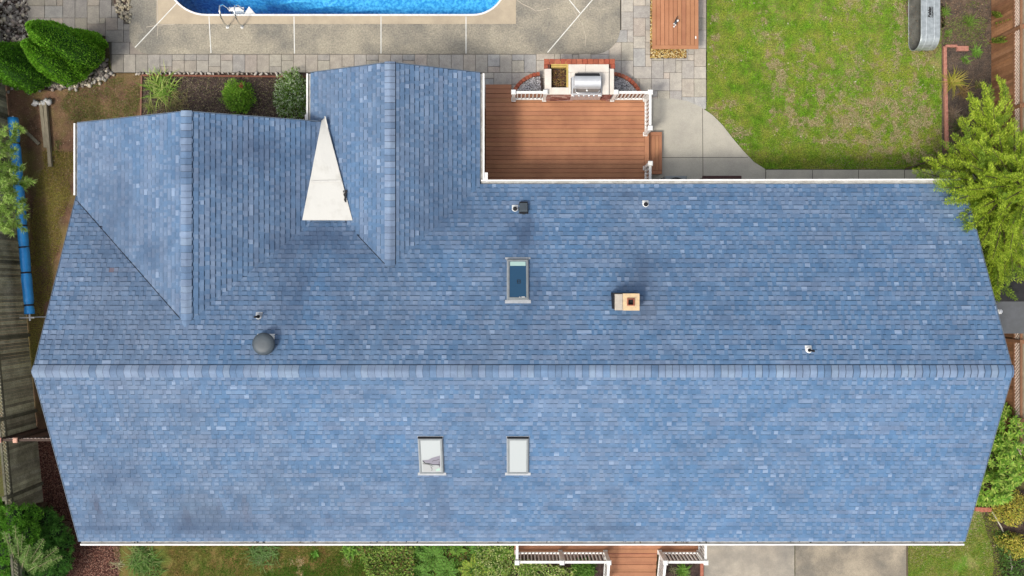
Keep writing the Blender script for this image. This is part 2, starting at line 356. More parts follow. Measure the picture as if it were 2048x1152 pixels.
def shingles(mb, O, u, v, n, ulen, vlen, keep, e=.143, seed=0):
    R=random.Random(seed); O=Vector(O)
    nc=int(vlen/e)+1
    def pt(a,b,h): return O+u*a+v*b+n*h
    for i in range(nc):
        v0=i*e; v1=min(v0+e+.004, vlen)
        if v1-v0<.02: continue
        a=-R.random()*.3; tooth=R.random()<.5
        base=R.choice([0,1]); plank=R.uniform(.2,1.0); pcol=R.random(); pcol2=R.random()
        ph=R.random()*50
        def wob(a): return .0055*mnoise.noise(Vector((a*.6,i*3.7+seed,ph)))+.001*mnoise.noise(Vector((a*4,i,ph)))
        while a<ulen:
            wdt=R.uniform(.085,.16) if tooth else R.uniform(.06,.15)
            if R.random()<.10: wdt*=R.uniform(1.5,2.6)
            a0=max(0,a); a1=min(ulen,a+wdt)
            if plank<0: plank=R.uniform(.3,1.0); pcol=R.random(); pcol2=R.random()**1.2
            plank-=wdt
            if a1-a0>.01:
                c=pt((a0+a1)/2,(v0+v1)/2,0)
                if keep(c.x,c.y,c.z):
                    r=R.random()
                    q2=pcol2*.8; bcol=MID*(1-q2)+(BLUE if pcol<.5 else GREY)*q2
                    col=bcol*R.uniform(.95,1.05)
                    tip=(LIGHT*(.20+.50*r)+bcol*(.26+.55*(1-r)))*R.uniform(.92,1.05) if R.random()<.85 else bcol
                    if R.random()<.03: tip=LIGHT*1.1
                    col=weather_and_shadow(col,c.x,c.y); tip=weather_and_shadow(tip,c.x,c.y)
                    h0=.012+(.008 if tooth else 0); h1=.001
                    w0=wob(a0); w1=wob(a1)
                    p=[pt(a0,v0+w0,h0),pt(a1,v0+w1,h0),pt(a1,v1,h1),pt(a0,v1,h1)]
                    if tooth:
                        vm=v0+(v1-v0)*R.uniform(.5,.66); hm=(h0+h1)/2
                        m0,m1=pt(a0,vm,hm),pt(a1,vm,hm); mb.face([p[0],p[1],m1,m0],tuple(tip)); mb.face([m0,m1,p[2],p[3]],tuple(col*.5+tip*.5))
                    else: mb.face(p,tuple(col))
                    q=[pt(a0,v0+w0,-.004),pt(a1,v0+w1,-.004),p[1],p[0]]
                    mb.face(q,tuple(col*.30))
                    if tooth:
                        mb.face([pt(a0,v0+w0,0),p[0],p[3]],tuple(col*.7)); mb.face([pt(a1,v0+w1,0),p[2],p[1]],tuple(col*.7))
                    if i>0:      # dark granule line on the course below each tab, doubling as its painted shadow
                        k=tuple(weather_and_shadow(BLUE*(.44 if tooth else .80),c.x,c.y)); b=.026 if tooth else .009
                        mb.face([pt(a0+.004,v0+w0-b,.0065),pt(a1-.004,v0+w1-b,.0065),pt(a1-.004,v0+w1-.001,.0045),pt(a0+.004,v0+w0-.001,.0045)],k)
            a+=wdt; tooth=(not tooth) if R.random()<.93 else tooth
def slopevec(dx,dy,s):
    v=Vector((dx,dy,s)).normalized(); return v
def roofpart(name,label,planes,slab):
    mb=MB()
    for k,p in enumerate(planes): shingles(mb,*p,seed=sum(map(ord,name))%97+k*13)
    # plywood deck under the shingles
    for pts in slab:
        top=[Vector(q)-Vector((0,0,.012)) for q in pts]; bot=[Vector(q)-Vector((0,0,.14)) for q in pts]; n=len(pts)
        mb.poly(top+bot,[tuple(range(n)),tuple(range(2*n-1,n-1,-1))]+[((i+1)%n,i,n+i,n+(i+1)%n) for i in range(n)],(.10,.13,.2))
    o=mb.build(name,MT['shingle'],house)
    if label: o['label']=label
    return o
X=Vector((1,0,0)); Y=Vector((0,1,0))
def nrm(u,v):
    n=u.cross(v).normalized(); return n if n.z>0 else -n
def keepmain(x,y,z): return z1(x,y)<z+.03 and z2(x,y)<z+.03
vf=slopevec(0,1,TP); vb=slopevec(0,-1,TP)
LF=math.hypot(YR-YF,(YR-YF)*TP); LB=math.hypot(YB-YR,(YB-YR)*TP)
ze=zmain(0,YF); zb=zmain(0,YB)
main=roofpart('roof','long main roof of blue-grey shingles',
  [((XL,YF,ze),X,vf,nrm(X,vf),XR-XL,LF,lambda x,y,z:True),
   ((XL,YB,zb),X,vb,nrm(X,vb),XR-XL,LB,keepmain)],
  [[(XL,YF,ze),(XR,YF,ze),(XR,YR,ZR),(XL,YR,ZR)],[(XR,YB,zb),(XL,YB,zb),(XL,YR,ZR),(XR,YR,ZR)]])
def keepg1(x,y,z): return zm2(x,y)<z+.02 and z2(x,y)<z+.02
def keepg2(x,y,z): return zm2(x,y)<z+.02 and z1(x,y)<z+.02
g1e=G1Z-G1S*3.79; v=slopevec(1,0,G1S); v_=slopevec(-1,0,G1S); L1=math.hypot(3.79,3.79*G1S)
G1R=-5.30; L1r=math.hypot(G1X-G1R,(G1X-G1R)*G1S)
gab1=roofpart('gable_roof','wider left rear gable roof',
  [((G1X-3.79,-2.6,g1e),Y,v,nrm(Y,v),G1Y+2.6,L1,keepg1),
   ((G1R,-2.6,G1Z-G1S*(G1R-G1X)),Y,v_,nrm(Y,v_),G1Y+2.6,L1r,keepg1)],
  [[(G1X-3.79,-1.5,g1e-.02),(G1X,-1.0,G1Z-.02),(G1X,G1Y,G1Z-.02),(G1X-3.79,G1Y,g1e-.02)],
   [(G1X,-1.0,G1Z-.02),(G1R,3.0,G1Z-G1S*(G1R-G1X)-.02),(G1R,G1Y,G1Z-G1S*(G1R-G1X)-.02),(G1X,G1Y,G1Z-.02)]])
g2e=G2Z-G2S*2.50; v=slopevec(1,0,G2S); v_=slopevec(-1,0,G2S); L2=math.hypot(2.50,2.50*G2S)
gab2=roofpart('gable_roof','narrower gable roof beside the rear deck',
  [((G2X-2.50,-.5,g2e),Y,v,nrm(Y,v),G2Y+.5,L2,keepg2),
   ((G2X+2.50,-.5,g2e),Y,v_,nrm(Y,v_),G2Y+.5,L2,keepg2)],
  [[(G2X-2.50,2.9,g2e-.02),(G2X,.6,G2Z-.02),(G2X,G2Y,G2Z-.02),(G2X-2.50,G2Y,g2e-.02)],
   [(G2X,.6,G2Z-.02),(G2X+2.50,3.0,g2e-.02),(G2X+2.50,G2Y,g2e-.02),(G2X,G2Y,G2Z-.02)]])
# --- ridge caps
def caps(parent,a,b,s,hw=.165,e=.185,seed=1,edge=6):
    R=random.Random(seed); a=Vector(a); b=Vector(b); d=(b-a); L=d.length; d.normalize()
    sd=d.cross(Vector((0,0,1))).normalized(); mb=MB(); t=0
    prof=[(-1,-1),(-.55,-.45),(-.2,-.07),(0,0),(.2,-.07),(.55,-.45),(1,-1)]
    while t<L:
        e_=min(e*R.uniform(.93,1.07),L-t)
        if e_<.03: break
        q=R.random(); c=LIGHT*R.uniform(.92,1.08) if q<.45 else (LIGHT*.5+PALE*.5 if q<.65 else (MID*.7+LIGHT*.3)*R.uniform(.95,1.15))
        mid=a+d*(t+e_/2); c=weather_and_shadow(c,mid.x,mid.y)
        rows=[]
        for (tt,h) in ((t,.040),(t+e_+.02,.020)):
            row=[]
            for k,(q,dz) in enumerate(prof):
                bow=.012*math.cos(q*1.5)
                row.append(a+d*(tt-bow)+sd*(q*hw)+Vector((0,0,dz*hw*s+h)))
            rows.append(row)
        for k in range(6):
            mb.face([rows[0][k],rows[0][k+1],rows[1][k+1],rows[1][k]],tuple(c))
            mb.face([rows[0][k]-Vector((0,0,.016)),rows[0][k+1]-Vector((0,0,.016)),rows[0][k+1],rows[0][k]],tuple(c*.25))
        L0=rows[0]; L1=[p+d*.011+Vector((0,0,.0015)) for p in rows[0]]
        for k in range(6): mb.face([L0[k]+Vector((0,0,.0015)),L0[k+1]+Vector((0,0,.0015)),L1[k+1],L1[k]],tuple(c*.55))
        for k in (0,6):  # dark sides and a black strip away from the sun paint its shadow
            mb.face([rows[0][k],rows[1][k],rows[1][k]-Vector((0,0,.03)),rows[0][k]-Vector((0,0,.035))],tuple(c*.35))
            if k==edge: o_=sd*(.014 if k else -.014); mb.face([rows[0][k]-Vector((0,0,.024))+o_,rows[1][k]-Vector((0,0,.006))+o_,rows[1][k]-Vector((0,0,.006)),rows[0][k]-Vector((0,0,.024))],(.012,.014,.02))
        t+=e_
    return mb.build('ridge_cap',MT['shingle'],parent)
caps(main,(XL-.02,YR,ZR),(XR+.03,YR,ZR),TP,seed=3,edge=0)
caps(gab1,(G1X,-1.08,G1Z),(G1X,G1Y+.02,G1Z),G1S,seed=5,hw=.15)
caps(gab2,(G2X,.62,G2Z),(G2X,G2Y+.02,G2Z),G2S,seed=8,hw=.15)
# --- white membrane saddle between the gables
ap=W(654,249,2.84); bl=W(607,441,3.10); br=W(706,441,3.17)
mb=MB()
ax,ay=-5.49,4.86
A=Vector((ax-.03,ay,3.07)); A2=Vector((ax+.05,ay+.10,2.985)); BL=Vector((bl[0],bl[1],3.235)); BR=Vector((br[0],br[1],3.240)); BRm=BR+Vector((.0,.07,0))
N=9; rows=[]
for i in range(N+1):
    t=i/N; l=A.lerp(BL,t); r=A2.lerp(BR,t); row=[]
    for j in range(9):
        s=j/8; p=l.lerp(r,s); p.z+=.012*mnoise.noise(p*2.3)-.008*math.sin(s*math.pi)*t; row.append(p)
    rows.append(row)
vs=[p for r in rows for p in r]; fs=[(i*9+j,(i+1)*9+j,(i+1)*9+j+1,i*9+j+1) for i in range(N) for j in range(8)]
mb.poly(vs,fs)
for side,(P,Q) in enumerate(((A,BL),(A2,BR),(BL,BR))):
    mb.face([P,Q,Q-Vector((0,0,.09)),P-Vector((0,0,.09))])
mb.box(ax-.07,ax+.04,ay-.06,ay+.04,2.86,2.925); mb.beam(A2+Vector((-.0,.03,.02)),A2.lerp(BR,.10)+Vector((0,0,.01)),.03,.03)
sad=mb.build('valley_membrane',MT['membrane'],house,smooth=False)
mb=MB()
for k in range(14):
    x,y,_=W(691+rng.normal()*2.0,392+rng.normal()*7,3.2)
    t=.02+.03*rng.random(); mb.box(x-t/2,x+t/2,y-t,y+t,3.19,3.205+.01*k/14,(.05,.04,.02))
mb.build('leaf_debris',MT['black'],sad)
mb=MB(); q0=A.lerp(BL,.62); q1=A2.lerp(BR,.62); mb.beam(q0+Vector((.03,0,.012)),q1+Vector((-.03,0,.012)),.06,.008); mb.build('seam',mat('membrane_seam',(.57,.565,.53),(.51,.50,.47),scale=6,rough=.6),sad)
mb=MB(); pts=[]
for q in range(8):
    px=632-0.22*(q-1)**2; py=391+q*2.0; x,y,_=W(px,py,3.15); pts.append((x,y,3.165))
mb.tube(pts,.006,5); mb.build('twig',MT['bark'],sad)
# --- cut valleys: thin dark metal line where the shingles are trimmed
def valley(pts):
    mb=MB(); mb.tube([Vector(p) for p in pts],.009,6,(.02,.025,.035)); mb.build('valley_line',MT['vc'],house)
def vpt(x,y,zf): return (x,y,zf+.022)
x0=-12.72; yv=lambda x: YB-(z1(x,0)-zb)/TP
valley([vpt(x,yv(x),z1(x,0)) for x in np.linspace(x0,G1X-.12,8)])
y2=lambda x: YB-(z2(x,0)-zb)/TP
valley([vpt(x,y2(x),z2(x,0)) for x in np.linspace(-4.45,G2X-.12,5)])
# --- walls
mb=MB()
mb.box(XL+.35,XR-.35,YF+.4,YB-.4,0,2.52); mb.box(-12.4,-5.4,2,G1Y-.35,0,2.5); mb.box(-5.9,-1.25,2,G2Y-.35,0,2.5)
for x in (XL+.35,XR-.36):
    mb.poly([(x,YF+.4,2.52),(x,YB-.4,2.52),(x,YR,ZR-.2),(x+.01,YF+.4,2.52),(x+.01,YB-.4,2.52),(x+.01,YR,ZR-.2)],[(0,1,2),(5,4,3)])
mb.poly([(-12.4,G1Y-.36,2.5),(-5.4,G1Y-.36,2.5),(G1X,G1Y-.36,G1Z-.2)],[(0,1,2)]); mb.poly([(-5.9,G2Y-.36,2.5),(-1.25,G2Y-.36,2.5),(G2X,G2Y-.36,G2Z-.2)],[(0,1,2)])
mb.build('wall',MT['siding'],house)
# --- gutters: trough + bright outer lip, each its own part
def gutter(a,b,out,z):
    """a,b ends (x,y) along the roof edge, out = outward unit (x,y)"""
    a=Vector((a[0],a[1],0)); b=Vector((b[0],b[1],0)); o=Vector((out[0],out[1],0)); mb=MB()
    prof=[(0,-.01),(0,-.115),(.085,-.115),(.10,-.02),(.135,-.004),(.135,.006),(.088,.006),(.078,-.05),(.008,-.05),(.008,-.01)]
    vs=[a+o*q+Vector((0,0,z+h)) for q,h in prof]+[b+o*q+Vector((0,0,z+h)) for q,h in prof]; n=len(prof)
    for i in range(n):
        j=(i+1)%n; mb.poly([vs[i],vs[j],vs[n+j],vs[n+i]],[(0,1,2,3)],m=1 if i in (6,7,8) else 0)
    mb.poly(vs,[tuple(range(n)),tuple(range(2*n-1,n-1,-1))])
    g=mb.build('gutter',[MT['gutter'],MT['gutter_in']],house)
    return g
    mb=MB(); L=(b-a).length; d=(b-a).normalized(); k=.9
    while k<L-.2:
        p=a+d*k; mb.beam(p+o*.004+Vector((0,0,z-.004)),p+o*.10+Vector((0,0,z+.001)),.018,.006); k+=1.1
    mb.build('hanger',MT['lead'],g)
    return g
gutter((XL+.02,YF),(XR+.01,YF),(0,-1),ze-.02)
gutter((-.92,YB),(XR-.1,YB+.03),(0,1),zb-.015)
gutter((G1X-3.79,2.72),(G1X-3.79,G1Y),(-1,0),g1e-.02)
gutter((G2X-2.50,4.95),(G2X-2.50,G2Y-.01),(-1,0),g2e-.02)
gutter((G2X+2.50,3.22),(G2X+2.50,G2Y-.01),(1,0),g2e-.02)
mb=MB(); mb.box(-.86,-.72,3.16,3.42,2.38,2.60); mb.build('downspout',MT['gutter'],house)
mb=MB(); mb.box(-6.16,-6.07,4.86,5.16,2.40,2.50); mb.build('downspout',MT['gutter'],house)
# leaves and grit caught in the front gutter
mb=MB(); R=random.Random(44)
for k in range(70):
    x=R.uniform(XL+.3,XR-.3) if k%3 else R.choice([1.2,1.3,3.4,-7.5,4.9,8.8,12.6])+R.gauss(0,.12); y=YF-R.uniform(.015,.07); s=R.uniform(.01,.035)
    M=Matrix.Translation((x,y,ze-.055))@Matrix.Rotation(R.random()*6,4,'Z'); mb.box(-s,s,-s*.4,s*.4,0,.012,R.choice([(.05,.035,.02),(.12,.08,.04),(.03,.03,.02)]),M=M)
gd=mb.build('gutter_debris',MT['vc'],house); gd['kind']='stuff'
# rake trim strips
def rake(p,q,w_=.016,m='rake'):
    mb=MB(); mb.beam(Vector(p)+Vector((0,0,-.035)),Vector(q)+Vector((0,0,-.035)),w_,.09); return mb.build('rake_trim',MT[m],house)
for xs,dx in ((XL,-.018),(XR,.018)):
    rake((xs+dx,YF,ze),(xs+dx,YR,ZR)); rake((xs+dx,YR,ZR),(xs+dx,2.7 if xs<0 else YB,zmain(0,2.7) if xs<0 else zb))
rake((G1X-3.79,G1Y+.018,g1e),(G1X,G1Y+.018,G1Z)); rake((G1X,G1Y+.018,G1Z),(-5.6,G1Y+.018,G1Z-G1S*(-5.6-G1X)))
rake((G2X-2.50,G2Y+.018,g2e),(G2X,G2Y+.018,G2Z)); rake((G2X,G2Y+.018,G2Z),(G2X+2.50,G2Y+.018,g2e))

# --- skylights
def onroof(px,py,h=0.0,front=None):
    """world point on the main roof seen at a pixel"""
    z=3.9
    for _ in range(30):
        x,y,_z=W(px,py,z); z=zmain(x,y)+h
    x,y,_z=W(px,py,z); return Vector((x,y,z))
def frame_at(c,front):
    v=vf if front else Vector((0,1,-TP)).normalized()      # v points to +Y (image up)
    n=nrm(X,v); M=Matrix(((1,v.x,n.x,c.x),(0,v.y,n.y,c.y),(0,v.z,n.z,c.z),(0,0,0,1))); return M
def skylight(px0,px1,py0,py1,front,glassm,label):
    h=.10; a=onroof(px0,py1,h); b=onroof(px1,py0,h); c=(a+b)/2; M=frame_at(c,front)
    w_=(b.x-a.x)/2; hh=((b-a).length**2-(b.x-a.x)**2)**.5/2
    mb=MB(); t=.055
    for (x0,x1,y0,y1) in ((-w_,w_,hh-t,hh),(-w_,w_,-hh,-hh+t),(-w_,-w_+t,-hh+t,hh-t),(w_-t,w_,-hh+t,hh-t)):
        mb.box(x0,x1,y0,y1,-.11,.0,M=M,bev=.006)
    sk=mb.build('skylight',MT['skframe'],house); sk['label']=label
    mb=MB(); mb.box(-w_+t-.004,w_-t+.004,-hh+t-.004,hh-t+.004,-.03,-.012,M=M); mb.build('pane',glassm,sk)
    mb=MB()
    e=.07; g=.10
    mb.poly([M@Vector(p) for p in ((-w_-e,-hh-g,-.072),(w_+e,-hh-g,-.072),(w_+e,-hh-.002,-.066),(-w_-e,-hh-.002,-.066))],[(0,1,2,3)])
    mb.poly([M@Vector(p) for p in ((-w_-.02,-hh,-.068),(-w_-.002,-hh,-.068),(-w_-.002,hh,-.068),(-w_-.02,hh,-.068))],[(0,1,2,3)])
    mb.poly([M@Vector(p) for p in ((w_+.002,-hh,-.068),(w_+.02,-hh,-.068),(w_+.02,hh,-.068),(w_+.002,hh,-.068))],[(0,1,2,3)])
    mb.poly([M@Vector(p) for p in ((-w_-.03,hh+.002,-.068),(w_+.03,hh+.002,-.068),(w_+.03,hh+.04,-.070),(-w_-.03,hh+.04,-.070))],[(0,1,2,3)])
    if not front:
        mb.poly([M@Vector(p) for p in ((-w_-e,hh+.041,-.068),(w_+e,hh+.041,-.068),(w_+e,hh+.10,-.070),(-w_-e,hh+.10,-.070))],[(0,1,2,3)])
    mb.build('flashing',MT['lead'],sk)
    mb=MB(); mb.box(-w_-.01,w_+.01,hh+.001,hh+.028,-.09,-.012,M=M); mb.build('curb',MT['black'] if front else MT['darkmetal'],sk)
    return sk,M,w_,hh
s0,M0,w0,h0=skylight(1015,1056,519,598,False,MT['glassdark'],'skylight with dark blue glass on the rear slope')
mb=MB(); mb.box(-w0+.07,w0-.07,h0-.19,h0-.065,-.011,-.007,M=M0); mb.build('blind',mat('pale_green_blind',(.36,.52,.48),rough=.5),s0)
mb=MB()
for bx in ((-.02,.075,-.13,-.115),(-.02,.075,-.03,-.015),(-.02,-.005,-.115,-.03),(.06,.075,-.115,-.03),(.0,.05,-.08,-.068)): mb.box(*bx,-.0115,-.0085,M=M0)
mb.build('latch',MT['black'],s0)
mb=MB(); mb.box(.1,.19,-h0+.05,-h0+.07,-.01,.004,M=M0); mb.box(.03,.07,-h0+.05,-h0+.062,-.01,.004,M=M0); mb.build('label_clip',MT['white'],s0)
s1,M1,w1,h1=skylight(840,884,878,948,True,MT['glasswhite'],'front skylight with tree and sky reflections painted on its white glass')
mb=MB(); wi=w1-.055; hi_=h1-.055  # grey patches paint the tree and sky reflected in the glass
vs=[(-wi+.03,-hi_+.40),(-wi+.20,-hi_+.42),(0.02,-hi_+.48),(wi-.02,-hi_+.56),(wi-.02,-hi_+.20),(.02,-hi_+.27),(-.08,-hi_+.30),(-wi+.04,-hi_+.36)]
mb.poly([M1@Vector((x,y,-.0105)) for x,y in vs],[tuple(range(len(vs)))],(.22,.21,.25))
vs=[(-wi+.03,-hi_+.02),(.05,-hi_+.02),(wi-.02,-hi_+.02),(wi-.02,-hi_+.19),(.02,-hi_+.22),(-.06,-hi_+.26),(-wi+.03,-hi_+.33)]
mb.poly([M1@Vector((x,y,-.0105)) for x,y in vs],[tuple(range(len(vs)))],(.36,.37,.37))
mb.poly([M1@Vector((x,y,-.0095)) for x,y in ((wi-.14,-hi_+.03),(wi-.04,-hi_+.06),(wi-.05,-hi_+.14),(wi-.16,-hi_+.09))],[(0,1,2,3)],(.35,.5,.42))
mb.build('reflection',MT['vc'],s1)
mb=MB()  # reflected branches painted as thin dark lines
def wl(pts,r=.006): mb.tube([M1@Vector((x,y,-.006)) for x,y in pts],r,5)
wl([(-wi+.04,-hi_+.38),(-wi+.10,-hi_+.31),(-.03,-hi_+.28),(.06,-hi_+.25),(wi-.04,-hi_+.25)],.009); wl([(-wi+.04,-hi_+.29),(-.06,-hi_+.26),(.05,-hi_+.20)],.006)
wl([(.03,-hi_+.36),(.07,-hi_+.40),(.12,-hi_+.39),(wi-.04,-hi_+.44)],.004); wl([(-.02,-hi_+.19),(.02,-hi_+.11),(.0,-hi_+.05)],.005); wl([(wi-.05,-hi_+.36),(wi-.06,-hi_+.24),(wi-.04,-hi_+.17)],.005)
mb.build('branch_reflection',MT['black'],s1)
skylight(1015,1057,878,948,True,MT['glasswhite'],'front skylight with plain white glass')
# --- vent pipes with boots
def ventpipe(px,py,h,r,lab,tipdark=False,boot=True,r2=None,flash='white'):
    c=onroof(px,py); front=False; M=frame_at(c,c.y<YR); mb=MB()
    mb.box(-.09,.09,-.04,.12,.010,.020,M=M)
    p=mb.build('vent_pipe',MT['white'] if flash=='white' else MT['lead'],house); p['label']=lab
    mb=MB(); mb.lathe(c,[(.085,-.02),(.085,.035),(.07,.06),(.05,.065)],18); mb.build('collar',MT['white'] if flash=='white' else MT['lead'],p,smooth=True)
    mb=MB(); mb.lathe(c,[(r+.022,.03),(r+.02,.07),(r+.008,.11),(r,.12),(r,h),(r-.006,h+.004)],18); mb.build('boot',MT['black'],p,smooth=True)
    return p
ventpipe(1291,409,.10,.045,'short vent pipe with white flashing on the rear slope')
ventpipe(1030,418,.10,.045,'short vent pipe beside the square box vent')
ventpipe(1617,700,.38,.028,'tall thin vent pipe low on the right of the rear slope')
ventpipe(518,633,.36,.030,'vent pipe above the round roof vent',flash='grey')
# square box vent
c=onroof(1047,418); M=frame_at(c,False); mb=MB()
mb.box(-.14,.14,-.19,.17,.005,.014,M=M,m=0); bv=mb.build('box_vent',MT['darkmetal'],house)
mb=MB(); mb.box(-.115,.115,-.13,.13,.012,.14,M=M,bev=.01); mb.build('hood',MT['darkmetal'],bv)
mb=MB(); mb.box(-.12,.12,.132,.19,.012,.10,M=M); mb.build('lip',MT['black'],bv); mb=MB(); mb.box(-.12,.12,-.165,-.132,.012,.05,M=M); mb.build('lip',MT['black'],bv)
# round vent
c=onroof(531,687); M=frame_at(c,False); mb=MB(); mb.box(-.25,.23,-.2,.27,.010,.018,M=M); rv=mb.build('roof_vent',MT['white'],house); rv['label']='round charcoal mushroom vent near the ridge'
mb=MB(); mb.lathe(c,[(.2,-.03),(.2,.12),(.285,.13),(.305,.155),(.30,.185),(.27,.215),(.235,.24),(.21,.252),(.1,.258),(.0,.26)],36); mb.build('dome',MT['darkmetal'],rv,smooth=True)
# chimney
c=onroof(1258,600); 
x0,y1_,zt=*W(1230,587,4.55)[:2],4.55; x1,y0,_=W(1279,621,4.55); xm=W(1246,600,4.55)[0]
mb=MB(); mb.box(x0+.02,x1-.02,y0+.02,y1_-.02,3.7,zt-.06)
ch=mb.build('chimney',mat('chimney_body',(.30,.26,.2),(.24,.2,.16),rough=.9),house)
mb=MB(); mb.box(x0,xm,y0+.005,y1_-.01,zt-.06,zt-.012,bev=.015); mb.build('crown_step',MT['stucco2'],ch)
mb=MB()
fx,fy,_=W(1262,604,4.6); r=.10
for bx in ((xm,fx-r,y0,y1_),(fx+r,x1,y0,y1_),(fx-r,fx+r,y0,fy-r),(fx-r,fx+r,fy+r,y1_)): mb.box(*bx,zt-.06,zt+.003)
mb.build('crown',MT['stucco'],ch)
mb=MB()
for bx in ((fx-r,fx-r+.03,fy-r,fy+r),(fx+r-.03,fx+r,fy-r,fy+r),(fx-r+.03,fx+r-.03,fy-r,fy-r+.03),(fx-r+.03,fx+r-.03,fy+r-.03,fy+r)): mb.box(*bx,zt-.5,zt+.06,bev=.008)
mb.build('flue',MT['clay'],ch)
mb=MB(); mb.box(fx-r+.03,fx+r-.03,fy-r+.03,fy+r-.03,zt-.058,zt-.052); mb.build('flue_dark_plate',MT['black'],ch)  # black plate painting the darkness down the flue
mb=MB(); mb.box(x0-.035,x0+.019,y0+.04,y1_+.02,3.9,zt-.10); mb.box(x0+.02,x1-.02,y1_-.019,y1_+.02,3.8,zt-.14); mb.build('flashing',MT['black'],ch)
# flood light on right rake
x,y,_=W(2003,623,3.1); mb=MB(); mb.box(x-.10,x+.02,y-.07,y+.06,3.02,3.10,bev=.02); mb.tube([(x-.45,y,2.9),(x-.05,y,3.05)],.02,8)
fl=mb.build('flood_light',MT['white'],house); mb=MB(); mb.lathe((x-.03,y-.0,3.10),[(.045,0),(.05,.03),(.035,.035),(.0,.036)],14); mb.build('lens',MT['steel'],fl)
# ================================================================== GROUND AND HARD SURFACES
import bmesh
def sheet(name, polys, z, m, kind='structure', label=None):
    mb=MB()
    for p in polys:
        a=sum(p[i][0]*p[(i+1)%len(p)][1]-p[(i+1)%len(p)][0]*p[i][1] for i in range(len(p)))
        if a<0: p=p[::-1]
        mb.poly([(x,y,z) for x,y in p],[tuple(range(len(p)))])
    o=mb.build(name,m,origin=(0,0,0)); o['kind']=kind
    if label: o['label']=label
    return o
def ring(outer, inner, z0, z1):
    """slab with a hole; returns verts, faces"""
    bm=bmesh.new()
    def loop(pts):
        vs=[bm.verts.new((x,y,z1)) for x,y in pts]; return vs,[bm.edges.new((vs[i],vs[(i+1)%len(vs)])) for i in range(len(vs))]
    a,ea=loop(outer); b,eb=loop(inner)
    bmesh.ops.triangle_fill(bm,use_beauty=True,edges=ea+eb)
    bm.normal_update()
    for f in bm.faces:
        if f.normal.z<0: f.normal_flip()
    bm.verts.index_update()
    vs=[tuple(v.co) for v in bm.verts]; fs=[tuple(v.index for v in f.verts) for f in bm.faces]; bm.free()
    mb=MB(); mb.poly(vs,fs)
    for pts in (outer,inner):
        for i in range(len(pts)):
            p,q=pts[i],pts[(i+1)%len(pts)]; mb.face([(p[0],p[1],z0),(q[0],q[1],z0),(q[0],q[1],z1),(p[0],p[1],z1)])
    return mb
def arc(cx,cy,r,a0,a1,n=12): return [(cx+r*math.cos(math.radians(a0+(a1-a0)*i/n)), cy+r*math.sin(math.radians(a0+(a1-a0)*i/n))) for i in range(n+1)]
PY0=9.005
pool=arc(-10.05,PY0+1.34,1.34,180,270)+arc(-1.30,PY0+1.10,1.10,270,360)+arc(-1.6,14.2,1.3,0,90)+arc(-10.05,14.2,1.3,90,180)
def poolscale(d):
    return arc(-10.05,PY0+1.34,1.34+d,180,270)+arc(-1.30,PY0+1.10,1.10+d,270,360)+arc(-1.6,14.2,1.3+d,0,90)+arc(-10.05,14.2,1.3+d,90,180)
# one earth sheet with the pool cut out
G=120; hx0,hx1,hy0,hy1=-11.7,.2,8.7,15.9
mb=MB()
for (a,b,c,d) in ((-G,G,-G,hy0),(-G,G,hy1,G),(-G,hx0,hy0,hy1),(hx1,G,hy0,hy1)):
    mb.face([(a,c,-.02),(b,c,-.02),(b,d,-.02),(a,d,-.02)])
g=mb.build('ground',mat('earth',(.085,.060,.030),(.075,.085,.022),scale=.8,rough=1,bump=1,bs=15,fine=.3,fs=25),origin=(0,0,0)); g['kind']='structure'
sheet('soil',[rag(WP([(-60,140),(300,140),(300,260),(180,400),(110,740),(120,900),(-60,900)]))],.0,MT['soil_brown'])
sheet('planting_bed',[WP([(283,146),(640,146),(640,260),(283,260)])],.006,MT['soil'])
sheet('mulch_bed',[WP([(76,880),(170,880),(250,1200),(60,1200),(85,1010)])],.006,mat('mulch_base',(.085,.030,.022),(.045,.02,.016),scale=7,rough=1,bump=1,bs=20,fine=.4,fs=30))
sheet('lawn',[WP([(1411,-120),(1885,-120),(1890,340),(1880,345),(1411,345)]),WP([(1800,1070),(1985,1000),(1990,1250),(1800,1250)])],.002,MT['lawn'])
sheet('front_lawn',[rag(WP([(235,1070),(1040,1070),(1040,1260),(235,1260)]),.22)],.002,MT['lawndark'])
sheet('side_bed',[WP([(1882,-120),(1985,-120),(1985,420),(1884,420)]),rag(WP([(1812,-120),(1884,-120),(1884,60),(1868,100),(1845,96),(1822,66),(1808,20)]),.2,.2)],.010,mat('bed_soil',(.14,.10,.072),(.07,.055,.045),scale=3,rough=1,bump=1,bs=20,fine=.4,fs=35))
sheet('front_bed',[WP([(1020,1080),(1235,1080),(1235,1260),(1020,1260)]),WP([(1325,1080),(1410,1080),(1410,1260),(1325,1260)]),rag(WP([(1960,1010),(2010,980),(2080,980),(2080,1260),(1990,1260),(1985,1100)]),.1)],.012,MT['soil'])
